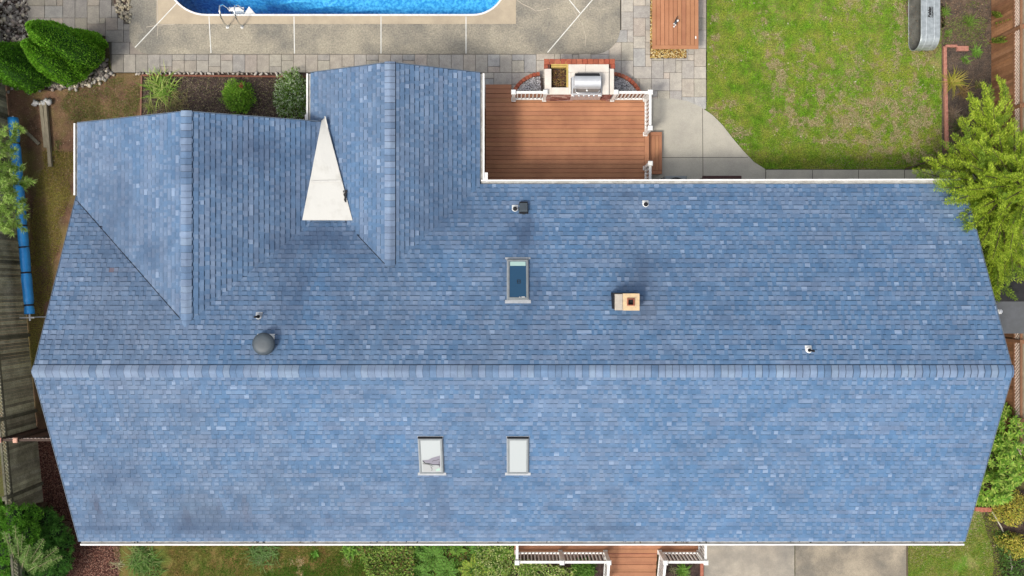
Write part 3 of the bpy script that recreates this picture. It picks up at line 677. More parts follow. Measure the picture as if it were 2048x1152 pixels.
# patio pavers
NOPATIO=[WP([(1300,196),(1345,197),(1375,203),(1400,214),(1440,243),(1440,260),(1300,260)],.03)]
PAT=[WP([(58,-100),(230,-100),(230,145),(222,145),(215,70),(58,70)],.03),WP([(222,60),(300,60),(300,146),(222,146)],.03),WP([(228,60),(1245,60),(1245,146),(228,146)],.03),WP([(965,104),(1414,104),(1414,212),(965,212)],.03),WP([(1238,-100),(1414,-100),(1414,160),(1238,160)],.03),WP([(228,-100),(262,-100),(262,110),(228,110)],.03)]
sheet('patio_base',[p for p in PAT],.004,MT['sand'])
cell=.2; occ={}
R=random.Random(4); mb=MB()
PBR=WP([(225,-10),(262,-10),(262,48),(240,36),(228,10)],.03)    # pebble pocket by the pool deck
def inpat(x,y):
    if y>7.9 and -12.0<x<2.7: return False
    if y>8.6 and -12.4<x<3.4: return False
    if inpoly(np.array([x]),np.array([y]),PBR)[0]: return False
    if any(inpoly(np.array([x]),np.array([y]),p)[0] for p in NOPATIO): return True
    return any(inpoly(np.array([x]),np.array([y]),p)[0] for p in PAT)
sizes=[(2,2),(2,1),(1,2),(3,2),(2,3),(1,1)]
x0g,y0g=-16.2,5.9; nx,ny=118,52
ok={(i,j):inpat(x0g+(i+.5)*cell,y0g+(j+.5)*cell) for i in range(nx) for j in range(ny)}
PC=[(.45,.415,.355),(.47,.42,.35),(.43,.40,.355),(.40,.39,.365),(.47,.41,.35),(.45,.415,.34),(.42,.395,.36)]
# the strip along the pool deck: 0.4 m columns, whole or split in two
col_=0
for i in range(17,nx-34,2):
    js=[j for j in range(ny) if ok.get((i,j)) and ok.get((i+1,j)) and 7.0<y0g+(j+.5)*cell<7.7]
    if len(js)<3: continue
    js=js[-3:]; q=[[0,1,2]] if R.random()<.5 else R.choice([[[0],[1,2]],[[0,1],[2]]])
    for g0 in q:
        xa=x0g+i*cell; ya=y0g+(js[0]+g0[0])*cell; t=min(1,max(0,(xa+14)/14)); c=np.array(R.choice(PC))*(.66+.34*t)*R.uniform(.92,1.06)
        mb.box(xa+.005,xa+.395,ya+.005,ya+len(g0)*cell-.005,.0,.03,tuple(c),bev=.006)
        for g1 in g0: occ[(i,js[0]+g1)]=1; occ[(i+1,js[0]+g1)]=1
for j in range(ny):
    for i in range(nx):
        if not ok[(i,j)] or (i,j) in occ: continue
        R.shuffle(sizes); order=sorted(sizes,key=lambda s:-(s[0]*s[1])+R.random()*4.2)
        for (a,b) in order:
            cells=[(i+p,j+q) for p in range(a) for q in range(b)]
            if all(ok.get(c,False) and c not in occ for c in cells): break
        else: a=b=1; cells=[(i,j)]
        for c in cells: occ[c]=1
        xa=x0g+i*cell; ya=y0g+j*cell; g_=.005
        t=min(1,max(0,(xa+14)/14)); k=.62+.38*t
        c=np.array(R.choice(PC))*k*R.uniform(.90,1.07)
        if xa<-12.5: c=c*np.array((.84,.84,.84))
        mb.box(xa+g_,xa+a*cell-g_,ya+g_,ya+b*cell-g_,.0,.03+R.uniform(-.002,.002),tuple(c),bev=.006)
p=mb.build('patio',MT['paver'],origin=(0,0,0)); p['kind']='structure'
# pool deck
rect=[(-11.70,8.695),(.13,8.695),(.13,15.8),(-11.70,15.8)]
outer=arc(-12.6+.62,7.71+.62,.62,180,270)+arc(3.56-.85,7.71+.85,.85,270,360)+[(3.56,17),(-12.6,17)]
o=ring(outer,rect,-.03,.045).build('pool_deck',MT['aggregate'],origin=(0,0,0)); o['kind']='structure'
o2=ring(rect,poolscale(.045),-.03,.049).build('pool_edge_band',MT['poolband'],origin=(0,0,0)); o2['kind']='structure'
mb=MB()
for a,b in (((270,95),(354,6)),((418,33),(422,106)),((588,33),(589,107)),((762,33),(762,107)),((932,33),(932,107)),((1187,-3),(1095,105)),((1137,-2),(1160,26))):
    p,q=W(*a,.05),W(*b,.05); mb.beam((p[0],p[1],.050),(q[0],q[1],.050),.030,.008)
j=mb.build('deck_joints',MT['joint'],o); 
mb=MB()
cr=[(1030,-3),(1045,8),(1062,16),(1072,22),(1086,20),(1100,16)]
mb.tube([(*W(a,b,.05)[:2],.047) for a,b in cr],.010,5); cr=[(1150,-3),(1148,20),(1156,34),(1166,52),(1172,75),(1170,92)]
mb.tube([(*W(a,b,.05)[:2],.046) for a,b in cr],.007,5); mb.tube([(*W(a,b,.05)[:2],.046) for a,b in ((314,-2),(316,50),(315,72))],.012,5); mb.tube([(*W(a,b,.05)[:2],.046) for a,b in ((292,54),(318,50),(350,48))],.009,5)
mb.build('crack_filler',mat('crack_filler',(.5,.44,.36),rough=.9),o)
# pool shell, liner, track, water
ps=thing('swimming_pool','blue swimming pool with rounded corners and a white edge','pool',(-5.8,9.1,0))
mb=ring(poolscale(.046),poolscale(-.012),-.05,.058); mb.build('edge_track',MT['white'],ps)
mb=MB(); n=len(pool)
for i in range(n):
    a,b=pool[i],pool[(i+1)%n]; mb.face([(a[0],a[1],-.0),(b[0],b[1],-.0),(b[0],b[1],-2.6),(a[0],a[1],-2.6)])
def depth(x,y):
    f=(x+5.22+(y-9.38)*7.27)/7.34; t=max(0,min(1,(f+.25)/.5)); t=t*t*(3-2*t); return -2.45+1.3*t
NX,NYY=60,44; gx=np.linspace(-11.45,-.15,NX); gy=np.linspace(8.95,15.6,NYY)
vs=[(x,y,depth(x,y)) for y in gy for x in gx]; fs=[(r*NX+c,r*NX+c+1,(r+1)*NX+c+1,(r+1)*NX+c) for r in range(NYY-1) for c in range(NX-1)]
mb.poly(vs,fs); mb.build('liner',MT['liner'],ps)
mb=MB(); ins=poolscale(-.002); mb.prism(ins,-2.7,-.09); wo=mb.build('water',MT['water'],origin=(0,0,0)); wo['kind']='structure'; wo['label']='blue pool water, darker over the deep end'
# ladder: two rails + treads
ld=thing('pool_ladder','chrome pool ladder with two curved rails and white steps','ladder',(*W(470,50)[:2],0))
for bx,by,lx,ly in ((455,54,441,30),(484,54,470,30)):
    b=Vector(W(bx,by,.06)); mid=Vector(W(lx+1,36,.62)); xw=b.x; 
    pts=[Vector((xw,b.y,.05)),Vector((xw,b.y+.03,.35)),Vector((xw,b.y+.12,.62)),Vector((xw,b.y+.28,.76)),Vector((xw,b.y+.44,.74)),Vector((xw,b.y+.56,.52)),Vector((xw,b.y+.60,.15)),Vector((xw,b.y+.60,-1.2))]
    mb=MB(); mb.tube(pts,.024,12); mb.build('rail',MT['chrome'],ld,smooth=True)
    mb=MB(); mb.lathe((xw,b.y,.046),[(.055,0),(.055,.01),(.04,.022),(.03,.024)],18); mb.build('anchor_cover',MT['white'],ld,smooth=True)
xa=W(457,20,0)[0]; xb=W(486,20,0)[0]; ya=PY0+.14
for z in (-.06,-.36,-.68):
    mb=MB(); mb.box(xa,xb+.02,ya,ya+.13,z,z+.04,bev=.01); mb.build('step',MT['white'],ld)
mb=MB(); mb.prism([(xb+.02,PY0+.03),(xb+.42,PY0+.03),(xb+.18,PY0+.30)],-.085,-.045); mb.build('bracket',MT['white'],ld)
# concrete walk
wk=[(1290,197),(1345,197),(1375,202),(1400,213),(1425,230),(1445,250),(1465,276),(1485,300),(1508,324),(1532,339),(1532,400),(1290,400)]
sheet('walkway',[WP(wk,.04),WP([(1532.4,339),(1960,339),(1960,400),(1532.4,400)],.04)],.040,MT['concrete'])
mb=MB()
for a,b in (((1405,217),(1406,362)),((1300,315),(1496,315)),((1531,340),(1531,364)),((1625,340),(1625,364)),((1717,340),(1717,364)),((1809,340),(1809,364)),((1530,339),(1960,339))):
    p,q=W(*a,.04),W(*b,.04); mb.beam((p[0],p[1],.0405),(q[0],q[1],.0405),.016,.006)
o=mb.build('walkway_joints',mat('joint_dark',(.05,.045,.04),rough=.9),origin=(0,0,0)); o['kind']='structure'
sheet('driveway',[WP([(1405,1070),(1589,1070),(1589,1300),(1405,1300)],.04)],.040,MT['drive'])
sheet('driveway_slab',[WP([(1590.5,1070),(1813,1070),(1813,1300),(1590.5,1300)],.04)],.040,MT['drive2'])
mb=MB(); mb.prism(WP([(1811,1070),(1814,1070),(1816,1300),(1812,1300)]),0,.05); o=mb.build('driveway_edge',mat('edge_dark',(.10,.08,.05),rough=.9),origin=(0,0,0)); o['kind']='structure'
# ------------------------------------------------------------------ decks and railings
DC=[(.39,.178,.092),(.42,.195,.102),(.365,.163,.086),(.40,.190,.096),(.375,.17,.092)]
def boards(mb,x0,x1,y0,y1,z,along='x',w_=.1435,gap=.009,th=.03,seed=0):
    R=random.Random(seed); 
    lo,hi=(y0,y1) if along=='x' else (x0,x1); n=max(1,round((hi-lo)/w_)); w_=(hi-lo)/n
    for i in range(n):
        a=lo+i*w_+gap/2; b=lo+(i+1)*w_-gap/2; c=np.array(R.choice(DC))*R.uniform(.92,1.08)
        dz=R.uniform(-.001,.001)
        if along=='x': mb.box(x0,x1,a,b,z-th,z+dz,tuple(c),bev=.003)
        else: mb.box(a,b,y0,y1,z-th,z+dz,tuple(c),bev=.003)
def railing(parent,pts,posts,zd,h=.95,nb=.112,cap=.105,ends=(0,0),label=None,skip=()):
    """rail run along pts (x,y[,z]); posts list of (x,y,z)"""
    P=[Vector((p[0],p[1],p[2] if len(p)>2 else zd)) for p in pts]
    mb=MB()
    for a,b in zip(P,P[1:]):
        d=(b-a).normalized()
        mb.beam(a+Vector((0,0,h-.03)),b+Vector((0,0,h-.03)),cap*.72,.05)
    r=mb.build('railing',MT['white'],parent)
    if label: r['label']=label
    for a,b in zip(P,P[1:]): mb=MB(); mb.beam(a+Vector((0,0,.10)),b+Vector((0,0,.10)),.055,.05); mb.build('bottom_rail',MT['white'],r)
    for a,b in zip(P,P[1:]):
        L=(b-a).length; n=int(L/nb)
        for k in range(1,n):
            c=a+(b-a)*(k/n)
            if any((c-Vector(q)).to_2d().length<.07 for q in posts): continue
            mb=MB(); mb.box(c.x-.017,c.x+.017,c.y-.017,c.y+.017,c.z+.12,c.z+h-.052); mb.build('baluster',MT['white'],r)
    for q in posts:
        mb=MB(); x,y,z=q; mb.box(x-.052,x+.052,y-.052,y+.052,z,z+h+.02); mb.box(x-.075,x+.075,y-.075,y+.075,z+h+.021,z+h+.06,bev=.03); mb.box(x-.068,x+.068,y-.068,y+.068,z+.001,z+.05); mb.build('post',MT['white'],r)
    return r
ZD=.45
bd=thing('rear_deck','red-brown composite deck behind the house with white railings','deck',(1.8,4.8,0))
mb=MB(); boards(mb,-.86,4.30,2.73,6.30,ZD,seed=2); mb.box(4.305,4.44,2.73,6.30,ZD-.03,ZD,DC[1],bev=.003); boards(mb,-.86,-.02,6.305,6.60,ZD,seed=5)
dk=mb.build('decking',MT['decking'],bd)
mb=MB(); mb.box(-.84,4.42,2.74,6.28,.0,ZD-.04); mb.box(-.84,-.05,6.28,6.57,.0,ZD-.04); mb.build('frame',MT['deckdark'],bd)
mb=MB(); mb.box(4.46,4.88,3.74,5.08,0,.215,(.2,.08,.05)); 
for a,b,c,d in ((4.45,4.90,3.72,3.84),(4.45,4.90,4.98,5.10),(4.45,4.56,3.845,4.975),(4.79,4.90,3.845,4.975)): mb.box(a,b,c,d,.216,.25,DC[2],bev=.003)
mb.box(4.565,4.672,3.845,4.975,.216,.25,DC[0],bev=.003); mb.box(4.68,4.785,3.845,4.975,.216,.25,DC[3],bev=.003)
mb.build('step',MT['decking'],bd)
railing(bd,[(.05,6.10),(1.04,6.10)],[(.05,6.10,ZD),(1.04,6.10,ZD)],ZD,label='short white railing left of the barbecue island')
railing(bd,[(3.24,6.10),(4.31,6.10),(4.31,4.98)],[(3.24,6.10,ZD),(4.31,6.10,ZD),(4.31,4.98,ZD)],ZD,label='corner white railing right of the barbecue island')
railing(bd,[(4.31,3.88),(4.31,3.0)],[(4.31,3.88,ZD)],ZD,label='white railing stub near the house wall')
fp=thing('front_porch','red-brown composite front porch with white railings and steps','porch',(3.1,-7.9,0))
mb=MB(); boards(mb,.08,6.10,-8.60,-7.18,ZD,seed=9,w_=.142)
for k,(za) in enumerate((.345,.24,.135,.05)): boards(mb,3.07,4.72,-8.62-.28*(k+1),-8.62-.28*k,za,seed=20+k)
mb.build('decking',MT['decking'],fp)
mb=MB(); mb.box(.10,6.08,-8.58,-7.19,0,ZD-.04); mb.box(3.08,4.71,-8.89,-8.59,0,.26); mb.box(3.08,4.71,-9.17,-8.9,0,.19); mb.box(3.08,4.71,-9.45,-9.18,0,.09); mb.build('frame',MT['deckdark'],fp)
mb=MB(); mb.box(.06,6.12,-8.628,-8.604,.1,ZD-.002,(.3,.11,.07)); mb.build('fascia',MT['decking'],fp)
railing(fp,[(.16,-7.25),(.16,-8.55),(3.02,-8.55)],[(.16,-8.55,ZD),(1.56,-8.55,ZD),(3.02,-8.55,ZD)],ZD,label='white porch railing left of the steps')
railing(fp,[(4.78,-8.55),(6.04,-8.55),(6.04,-7.25)],[(4.78,-8.55,ZD),(6.04,-8.55,ZD)],ZD,label='white porch railing right of the steps')
railing(fp,[(3.02,-8.60,ZD),(3.02,-9.65,0.0)],[(3.02,-9.6,0)],ZD,label='sloping white stair railing, left side')
railing(fp,[(4.78,-8.60,ZD),(4.78,-9.65,0.0)],[(4.78,-9.6,0)],ZD,label='sloping white stair railing, right side')
# ------------------------------------------------------------------ barbecue island
ki=thing('barbecue_island','brick-trimmed barbecue island with a pale stone counter at the deck edge','counter',(2.1,6.6,0))
X0,X1,Yf,Yb,ZT=1.06,3.16,6.07,7.10,1.33
BRK=[(.36,.105,.058),(.31,.09,.052),(.39,.13,.075),(.33,.085,.05)]
R=random.Random(3); mb=MB()
zz=.0
mb.box(X0+.03,X1-.03,Yf+.03,Yb-.02,.0,.85,(.22,.10,.08)); mb.box(X0+.03,X0+.12,Yf+.03,Yb-.02,.851,ZT-.062,(.22,.10,.08)); mb.box(X1-.09,X1-.03,Yf+.03,Yb-.02,.851,ZT-.062,(.22,.10,.08)); mb.box(X0+.121,X1-.091,Yf+.03,Yf+.10,.851,ZT-.062,(.22,.10,.08)); mb.box(X0+.121,X1-.091,Yb-.09,Yb-.02,.851,ZT-.062,(.22,.10,.08)); 
z=.46
while z<ZT-.10:
    x=X0+.02
    while x<X1-.04:
        L=R.uniform(.12,.26); c=np.array(R.choice([(.26,.10,.075),(.42,.22,.18),(.2,.075,.06),(.5,.33,.28)]))*R.uniform(.8,1.1)
        if not 1.86<x<2.80: mb.box(x,min(x+L-.008,X1-.02),Yf-.02+R.uniform(-.01,.01),Yf+.029,z,z+.062,tuple(c),bev=.006)
        x+=L
    z+=.07
mb.build('stone_face',MT['brick'],ki)
mb=MB(); n=13; wB=(X1-X0+.12)/n
for k in range(n): mb.box(X0-.06+k*wB+.004,X0-.06+(k+1)*wB-.004,Yb-.10,Yb+.06,ZT-.07,ZT+.012,BRK[k%4],bev=.006)
for sx in (X0-.06,X1-.06):
    mb.box(sx,sx+.12,Yb-.24,Yb-.105,ZT-.07,ZT+.012,BRK[int(sx)%4],bev=.006)
mb.build('brick_edging',MT['brick'],ki)
mb=MB()
px0,px1,py0,py1=X0+.17,X0+.70,Yf+.20,Yb-.14
mb.box(X0-.04,px0,Yf-.015,Yb-.245,ZT-.06,ZT,bev=.006); mb.box(px0+.001,px1,Yf-.015,py0,ZT-.06,ZT,bev=.006)
mb.box(px1+.002,1.84,Yf-.015,Yb-.36,ZT-.06,ZT,bev=.006); mb.box(2.82,X1-.13,Yf-.015,Yb-.36,ZT-.06,ZT,bev=.006); mb.box(X1-.10,X1+.03,Yf-.015,Yb-.245,ZT-.06,ZT,bev=.006)
mb.box(px1+.002,2.30,Yb-.355,Yb-.105,ZT-.06,ZT,bev=.006); mb.box(2.305,X1-.13,Yb-.355,Yb-.105,ZT-.06,ZT,bev=.006); mb.box(1.845,2.815,Yf+.5,Yb-.36,ZT-.065,ZT-.004)
mb.build('countertop',MT['countertop'],ki)
yw=mat('yellowed_wood',(.52,.36,.12),(.38,.30,.08),scale=5,rough=.8)
mb=MB(); mb.box(px0-.005,px1+.002,py1,py1+.13,ZT-.03,ZT+.006,bev=.004); mb.box(px1-.055,px1,py0+.002,py1-.002,ZT-.2,ZT+.003); mb.box(px0,px1-.056,py1-.05,py1-.001,ZT-.16,ZT-.04); mb.build('pit_trim',yw,ki)
mb=MB(); mb.box(px0+.001,px1-.056,py0+.002,py1-.052,ZT-.55,ZT-.22); pit=mb.build('pit_floor',MT['soil'],ki)
mb=MB(); mb.box(px0+.30,px0+.315,py0+.01,py1-.06,ZT-.19,ZT-.175); 
for q in (.1,.2,.3): mb.box(px0+.24,px1-.06,py0+q,py0+q+.014,ZT-.195,ZT-.18)
mb.build('grate',mat('rusty',(.22,.15,.04),rough=.8),ki)
mb=MB(); mb.box(X1-.128,X1-.102,Yf+.0,Yb-.22,ZT-.05,ZT-.008); mb.build('gap_strip',mat('gap_grey',(.16,.15,.14)),ki)
P=np.stack([rng.uniform(px0+.03,px1-.09,260),rng.uniform(py0+.03,py1-.06,260),ZT-.21+rng.random(260)*.05],1)
D=np.stack([rng.normal(size=260),rng.normal(size=260),rng.normal(size=260)*.3],1)
V,Fq=flatleaf(P,D,.06+.05*rng.random(260),.03,.5); lv=fast('dead_leaves',V,Fq,colmix(260,[(.24,.14,.05),(.10,.05,.025),(.38,.26,.09),(.14,.06,.05)]),MT['leaf'],None)
tag(lv,'brown and yellow dead leaves filling the open pit of the island','leaves',kind='stuff')
# grill
gr=thing('gas_grill','stainless steel gas grill with closed lid set in the island counter','grill',(2.34,6.3,ZT))
mb=MB(); mb.box(1.86,2.80,Yf-.05,Yf+.52,.75,ZT+.05,bev=.01); mb.build('firebox',MT['steel'],gr)
mb=MB(); n=14; vs=[]; 
for i in range(n+1):
    t=i/n; a=math.pi*(.02+.90*t); y=6.40+.235*math.cos(a); z=ZT+.06+.30*math.sin(a)**.8 if math.sin(a)>0 else ZT+.06
    vs.append((y,z))
vv=[(1.93,y,z) for y,z in vs]+[(2.74,y,z) for y,z in vs]; fs=[(i,i+1,n+2+i,n+1+i) for i in range(n)]+[tuple(range(n+1)),tuple(range(2*n+1,n,-1))]
mb.poly(vv,fs); lid=mb.build('lid',MT['steel'],gr,smooth=False)
mb=MB(); mb.box(1.96,2.71,6.60,6.66,ZT+.08,ZT+.20); mb.box(1.95,2.72,6.535,6.595,ZT+.26,ZT+.31); mb.build('rear_vent',MT['black'],lid)
mb=MB(); mb.box(1.90,2.77,Yf+.0,Yf+.14,ZT+.051,ZT+.10,bev=.01); mb.build('control_panel',mat('panel_brown',(.22,.19,.17),rough=.4,metal=.4),gr)
mb=MB(); mb.tube([(1.97,6.17,ZT+.2),(1.97,6.06,ZT+.24),(2.02,6.03,ZT+.25),(2.65,6.03,ZT+.25),(2.70,6.06,ZT+.24),(2.70,6.17,ZT+.2)],.016,8); mb.build('handle',MT['chrome'],lid,smooth=True)
mb=MB(); mb.lathe((2.33,6.14,ZT+.10),[(.025,0),(.03,.03),(.0,.04)],12); mb.build('thermometer',MT['white'],lid)
for k in range(6):
    M=Matrix.Translation((1.94+k*.156,Yf-.05,ZT-.03))@Matrix.Rotation(math.radians(90),4,'X'); mb=MB(); mb.lathe((0,0,0),[(.028,0),(.028,.03),(.018,.045),(.0,.046)],12,M=M); mb.build('knob',MT['chrome'],gr)
for x in (1.855,2.725): mb=MB(); mb.box(x,x+.08,Yf-.075,Yf-.0,ZT-.02,ZT+.03,bev=.02); mb.build('handle_bracket',MT['white'],gr)
# curved planters
def planter(cx,cy,r,a0,a1,label,right):
    th=thing('curved_planter',label,'planter',(cx,cy,0),'curved brick planters beside the barbecue island'); n=11; R=random.Random(6)
    mb=MB()
    for k in range(n):
        b0=a0+(a1-a0)*k/n+.4; b1=a0+(a1-a0)*(k+1)/n-.4; o_=arc(cx,cy,r,b0,b1,2); i_=arc(cx,cy,r-.11,b1,b0,2); mb.prism(o_+i_,0,.30,BRK[R.randrange(4)])
    mb.build('brick_border',MT['brick'],th)
    mb=MB(); mb.prism([(cx,cy)]+arc(cx,cy,r-.112,a0,a1,12),0,.22); mb.build('bed',MT['sand'],th)
    poly=[(cx,cy)]+arc(cx,cy,r-.12,a0,a1,12); x,y=scatter(poly,2600); n_=len(x)
    c=rng.random((n_,1))*np.array([[.45,.44,.47]])+.25; V,Fm,C=rocks(np.stack([x,y,.225+rng.random(n_)*.02],1),.014+.014*rng.random(n_),c)
    o=fast('white_gravel',V,Fm,C,MT['vcs'],None); tag(o,'pale grey gravel filling the '+('right' if right else 'left')+' curved planter','gravel',kind='stuff')
planter(1.00,5.95,1.10,95,172,'curved brick planter with pale gravel left of the grill',False)
planter(3.22,5.95,1.10,8,85,'curved brick planter with pale gravel right of the grill',True)
# ------------------------------------------------------------------ patio table and its gravel pocket
tb=thing('patio_table','long slatted red-brown table on the paved patio beside the lawn','table',(5.2,8.9,0))
tx0,tx1,ty0,ty1,tz=4.49,5.97,7.655,10.2,.75
mb=MB(); boards(mb,tx0+.125,tx1-.125,ty0+.125,ty1-.13,tz,along='y',w_=.137,seed=31,gap=.011)
for bx in ((tx0,tx1,ty0,ty0+.12),(tx0,tx1,ty1-.12,ty1),(tx0,tx0+.12,ty0+.122,ty1-.122),(tx1-.12,tx1,ty0+.122,ty1-.122)): mb.box(*bx,tz-.03,tz+.001,DC[3],bev=.004)
mb.build('tabletop',mat('table_decking',(1,1,1),(.85,.80,.78),scale=1.5,rough=.65,vcol=True,fine=.08,fs=50),tb)
mb=MB(); mb.box(tx0+.05,tx1-.05,ty0+.05,ty1-.05,tz-.10,tz-.032,(.3,.12,.07)); mb.build('apron',MT['deckdark'],tb)
for x in (tx0+.35,tx1-.35):
    for y in (ty0+.4,ty1-.4): mb=MB(); mb.box(x-.05,x+.05,y-.05,y+.05,0,tz-.1); mb.build('leg',MT['deckdark'],tb)
mb=MB(); mb.box(5.86,5.90,7.98,8.06,tz+.002,tz+.006); mb.build('label_plate',MT['white'],tb)
x,y,_=W(1352,44,tz+.1)
orn=thing('garden_ornament','tiny white and dark figurine standing on the slatted patio table','ornament',(x,y,tz))
mb=MB(); mb.lathe((x,y,tz+.002),[(.05,0),(.045,.05),(.03,.12),(.02,.15)],12); mb.build('body',MT['darkmetal'],orn,smooth=True)
mb=MB(); mb.lathe((x+.05,y+.03,tz+.10),[(.0,0),(.028,.015),(.038,.04),(.03,.065),(.0,.075)],12); mb.build('head',MT['white'],orn,smooth=True)
mb=MB(); mb.tube([(x-.04,y-.0,tz+.13),(x+.03,y+.15,tz+.22)],[.022,.012],8); mb.build('hat',MT['black'],orn)
for dx,dy in ((-.045,-.03),(-.0,-.07),(-.045,-.12)): mb=MB(); mb.lathe((x+dx,y+dy,tz+.003),[(.0,0),(.03,.01),(.02,.05),(.0,.06)],9); mb.build('foot',MT['white'],orn,smooth=True)
poly=WP([(1300,-20),(1304,-20),(1304,98),(1373,98),(1373,117),(1300,117)],.03)
mb=MB(); mb.prism(WP([(1300,-20),(1373,-20),(1373,117),(1300,117)],.03),.031,.036); o=mb.build('gravel_pocket',MT['soil'],origin=(0,0,0)); o['kind']='structure'
x,y=scatter(WP([(1301,-10),(1372,-10),(1372,116),(1301,116)],.03),5200); n_=len(x); pal=np.array([(.62,.42,.12),(.70,.55,.25),(.42,.24,.06),(.75,.62,.35),(.30,.16,.05)])
V,Fm,C=rocks(np.stack([x,y,.045+rng.random(n_)*.02],1),.016+.014*rng.random(n_),pal[rng.integers(0,5,n_)]); o=fast('yellow_gravel',V,Fm,C,MT['vcs']); tag(o,'yellow gravel in the paved pocket under the table end','gravel',kind='stuff')
# condenser, mat
ac=thing('air_conditioner','grey air conditioner condenser half hidden under the rear gutter','air conditioner',(5.25,3.2,0))
mb=MB(); mb.box(4.90,5.62,2.88,3.60,.06,.72,bev=.03); mb.build('cabinet',MT['skframe'],ac)
mb=MB(); M=Matrix.Translation((5.26,3.24,.722)); 
for r in (.30,.24,.18,.12,.06): mb.tube([(5.26+r*math.cos(t),3.24+r*math.sin(t),.735) for t in np.linspace(0,6.283,28)],.006,5)
mb.build('fan_grille',MT['darkmetal'],ac)
mb=MB(); mb.lathe((5.26,3.24,.7205),[(.31,0),(.31,.004),(.0,.0045)],28); mb.build('fan_well',MT['black'],ac)
x0,y1_,_=W(1404,352); x1,_,_=W(1482,352); mb=MB(); mb.box(x0,x1,3.0,y1_,.041,.062,bev=.006); mb.prism([(x0-.25,3.3),(x0-.001,3.3),(x0-.001,y1_-.06),(x0-.10,y1_-.11)],.041,.055)
tag(mb.build('door_mat',mat('brown_mat',(.085,.045,.042),(.065,.035,.035),scale=20,rough=.95)),'dark brown door mat at the house wall on the rear walkway','mat')
# ------------------------------------------------------------------ stock tank lying on its side
tk=thing('stock_tank','oval galvanised metal stock tank lying on its side at the lawn edge','tank',(13.4,8.9,0))
def oval(yA,yB,zlo,zhi,n=12):
    r=(zhi-zlo)/2; zc=(zhi+zlo)/2
    return [(yA+r-r*math.cos(t)*1, zc+r*math.sin(t)) for t in np.linspace(-math.pi/2,math.pi/2,n)]+[(yB-r+r*math.cos(t), zc-r*math.sin(t)*-1) for t in np.linspace(math.pi/2,-math.pi/2,n)]
yA=7.72; yB=10.1; TX0,TX1=13.07,13.68
prof=[(0,.0),(.02,.012),(.03,.0),(.16,.0),(.175,.016),(.20,.016),(.215,0),(.42,0),(.435,.016),(.46,.016),(.475,0),(.61,-.0)]
mb=MB(); loops=[]
for dx,off in prof:
    pts=oval(yA-off,yB+off,.02-off+.016,.80+off); loops.append([(TX0+dx,y,z) for y,z in pts])
n=len(loops[0]); vs=[p for l in loops for p in l]; fs=[(i*n+k,(i+1)*n+k,(i+1)*n+(k+1)%n,i*n+(k+1)%n) for i in range(len(loops)-1) for k in range(n)]
mb.poly(vs,fs); inn=[(TX0+.005,*p) for p in oval(yA+.012,yB-.012,.048,.788)]; inb=[(TX0+.58,*p) for p in oval(yA+.012,yB-.012,.048,.788)]
mb.poly(inn+inb,[(k,(k+1)%n,n+(k+1)%n,n+k) for k in range(n)],m=1); mb.poly(loops[-1],[tuple(range(n))]); mb.poly(inb,[tuple(range(n))],m=1)
mb.build('shell',[MT['galv'],MT['galvin']],tk,smooth=False)
mb=MB(); rim=[(TX0,y,z) for y,z in oval(yA-.006,yB+.006,.03,.806)]; mb.tube(rim+[rim[0]],.013,8,caps=False); mb.build('rim',MT['galv'],tk,smooth=True)
# lettering on the tank side, reading up the tank
def text(s,size,M,m,parent,name='lettering',ext=.001,sx=1.0,bold=0.0):
    cu=bpy.data.curves.new('t','FONT'); cu.body=s; cu.size=size; cu.extrude=ext; cu.align_x='CENTER'; cu.align_y='CENTER'; cu.offset=bold; cu.shear=.2 if bold else 0
    t=bpy.data.objects.new('t',cu); sc.collection.objects.link(t); bpy.context.view_layer.update()
    me=bpy.data.meshes.new_from_object(t.evaluated_get(bpy.context.evaluated_depsgraph_get())); bpy.data.objects.remove(t)
    me.transform(M@Matrix.Diagonal((sx,1,1,1))); me.name=name; return finish(name,me,m,parent)
Rz=Matrix.Rotation(math.radians(90),4,'Z'); ty=W(1853,24,.82)[1]
text('Behlen',.125,Matrix.Translation((TX0+.275,ty,.805))@Rz,MT['black'],tk,bold=.007)
text('COUNTRY',.072,Matrix.Translation((TX0+.365,ty,.805))@Rz,MT['black'],tk,bold=.004)
x,y,_=W(1869,85); mb=MB(); mb.box(x-.05,x+.05,y-.12,y+.6,.012,.06); tag(mb.build('timber_block',MT['wood_old']),'short pale timber under the corner of the metal tank','timber')
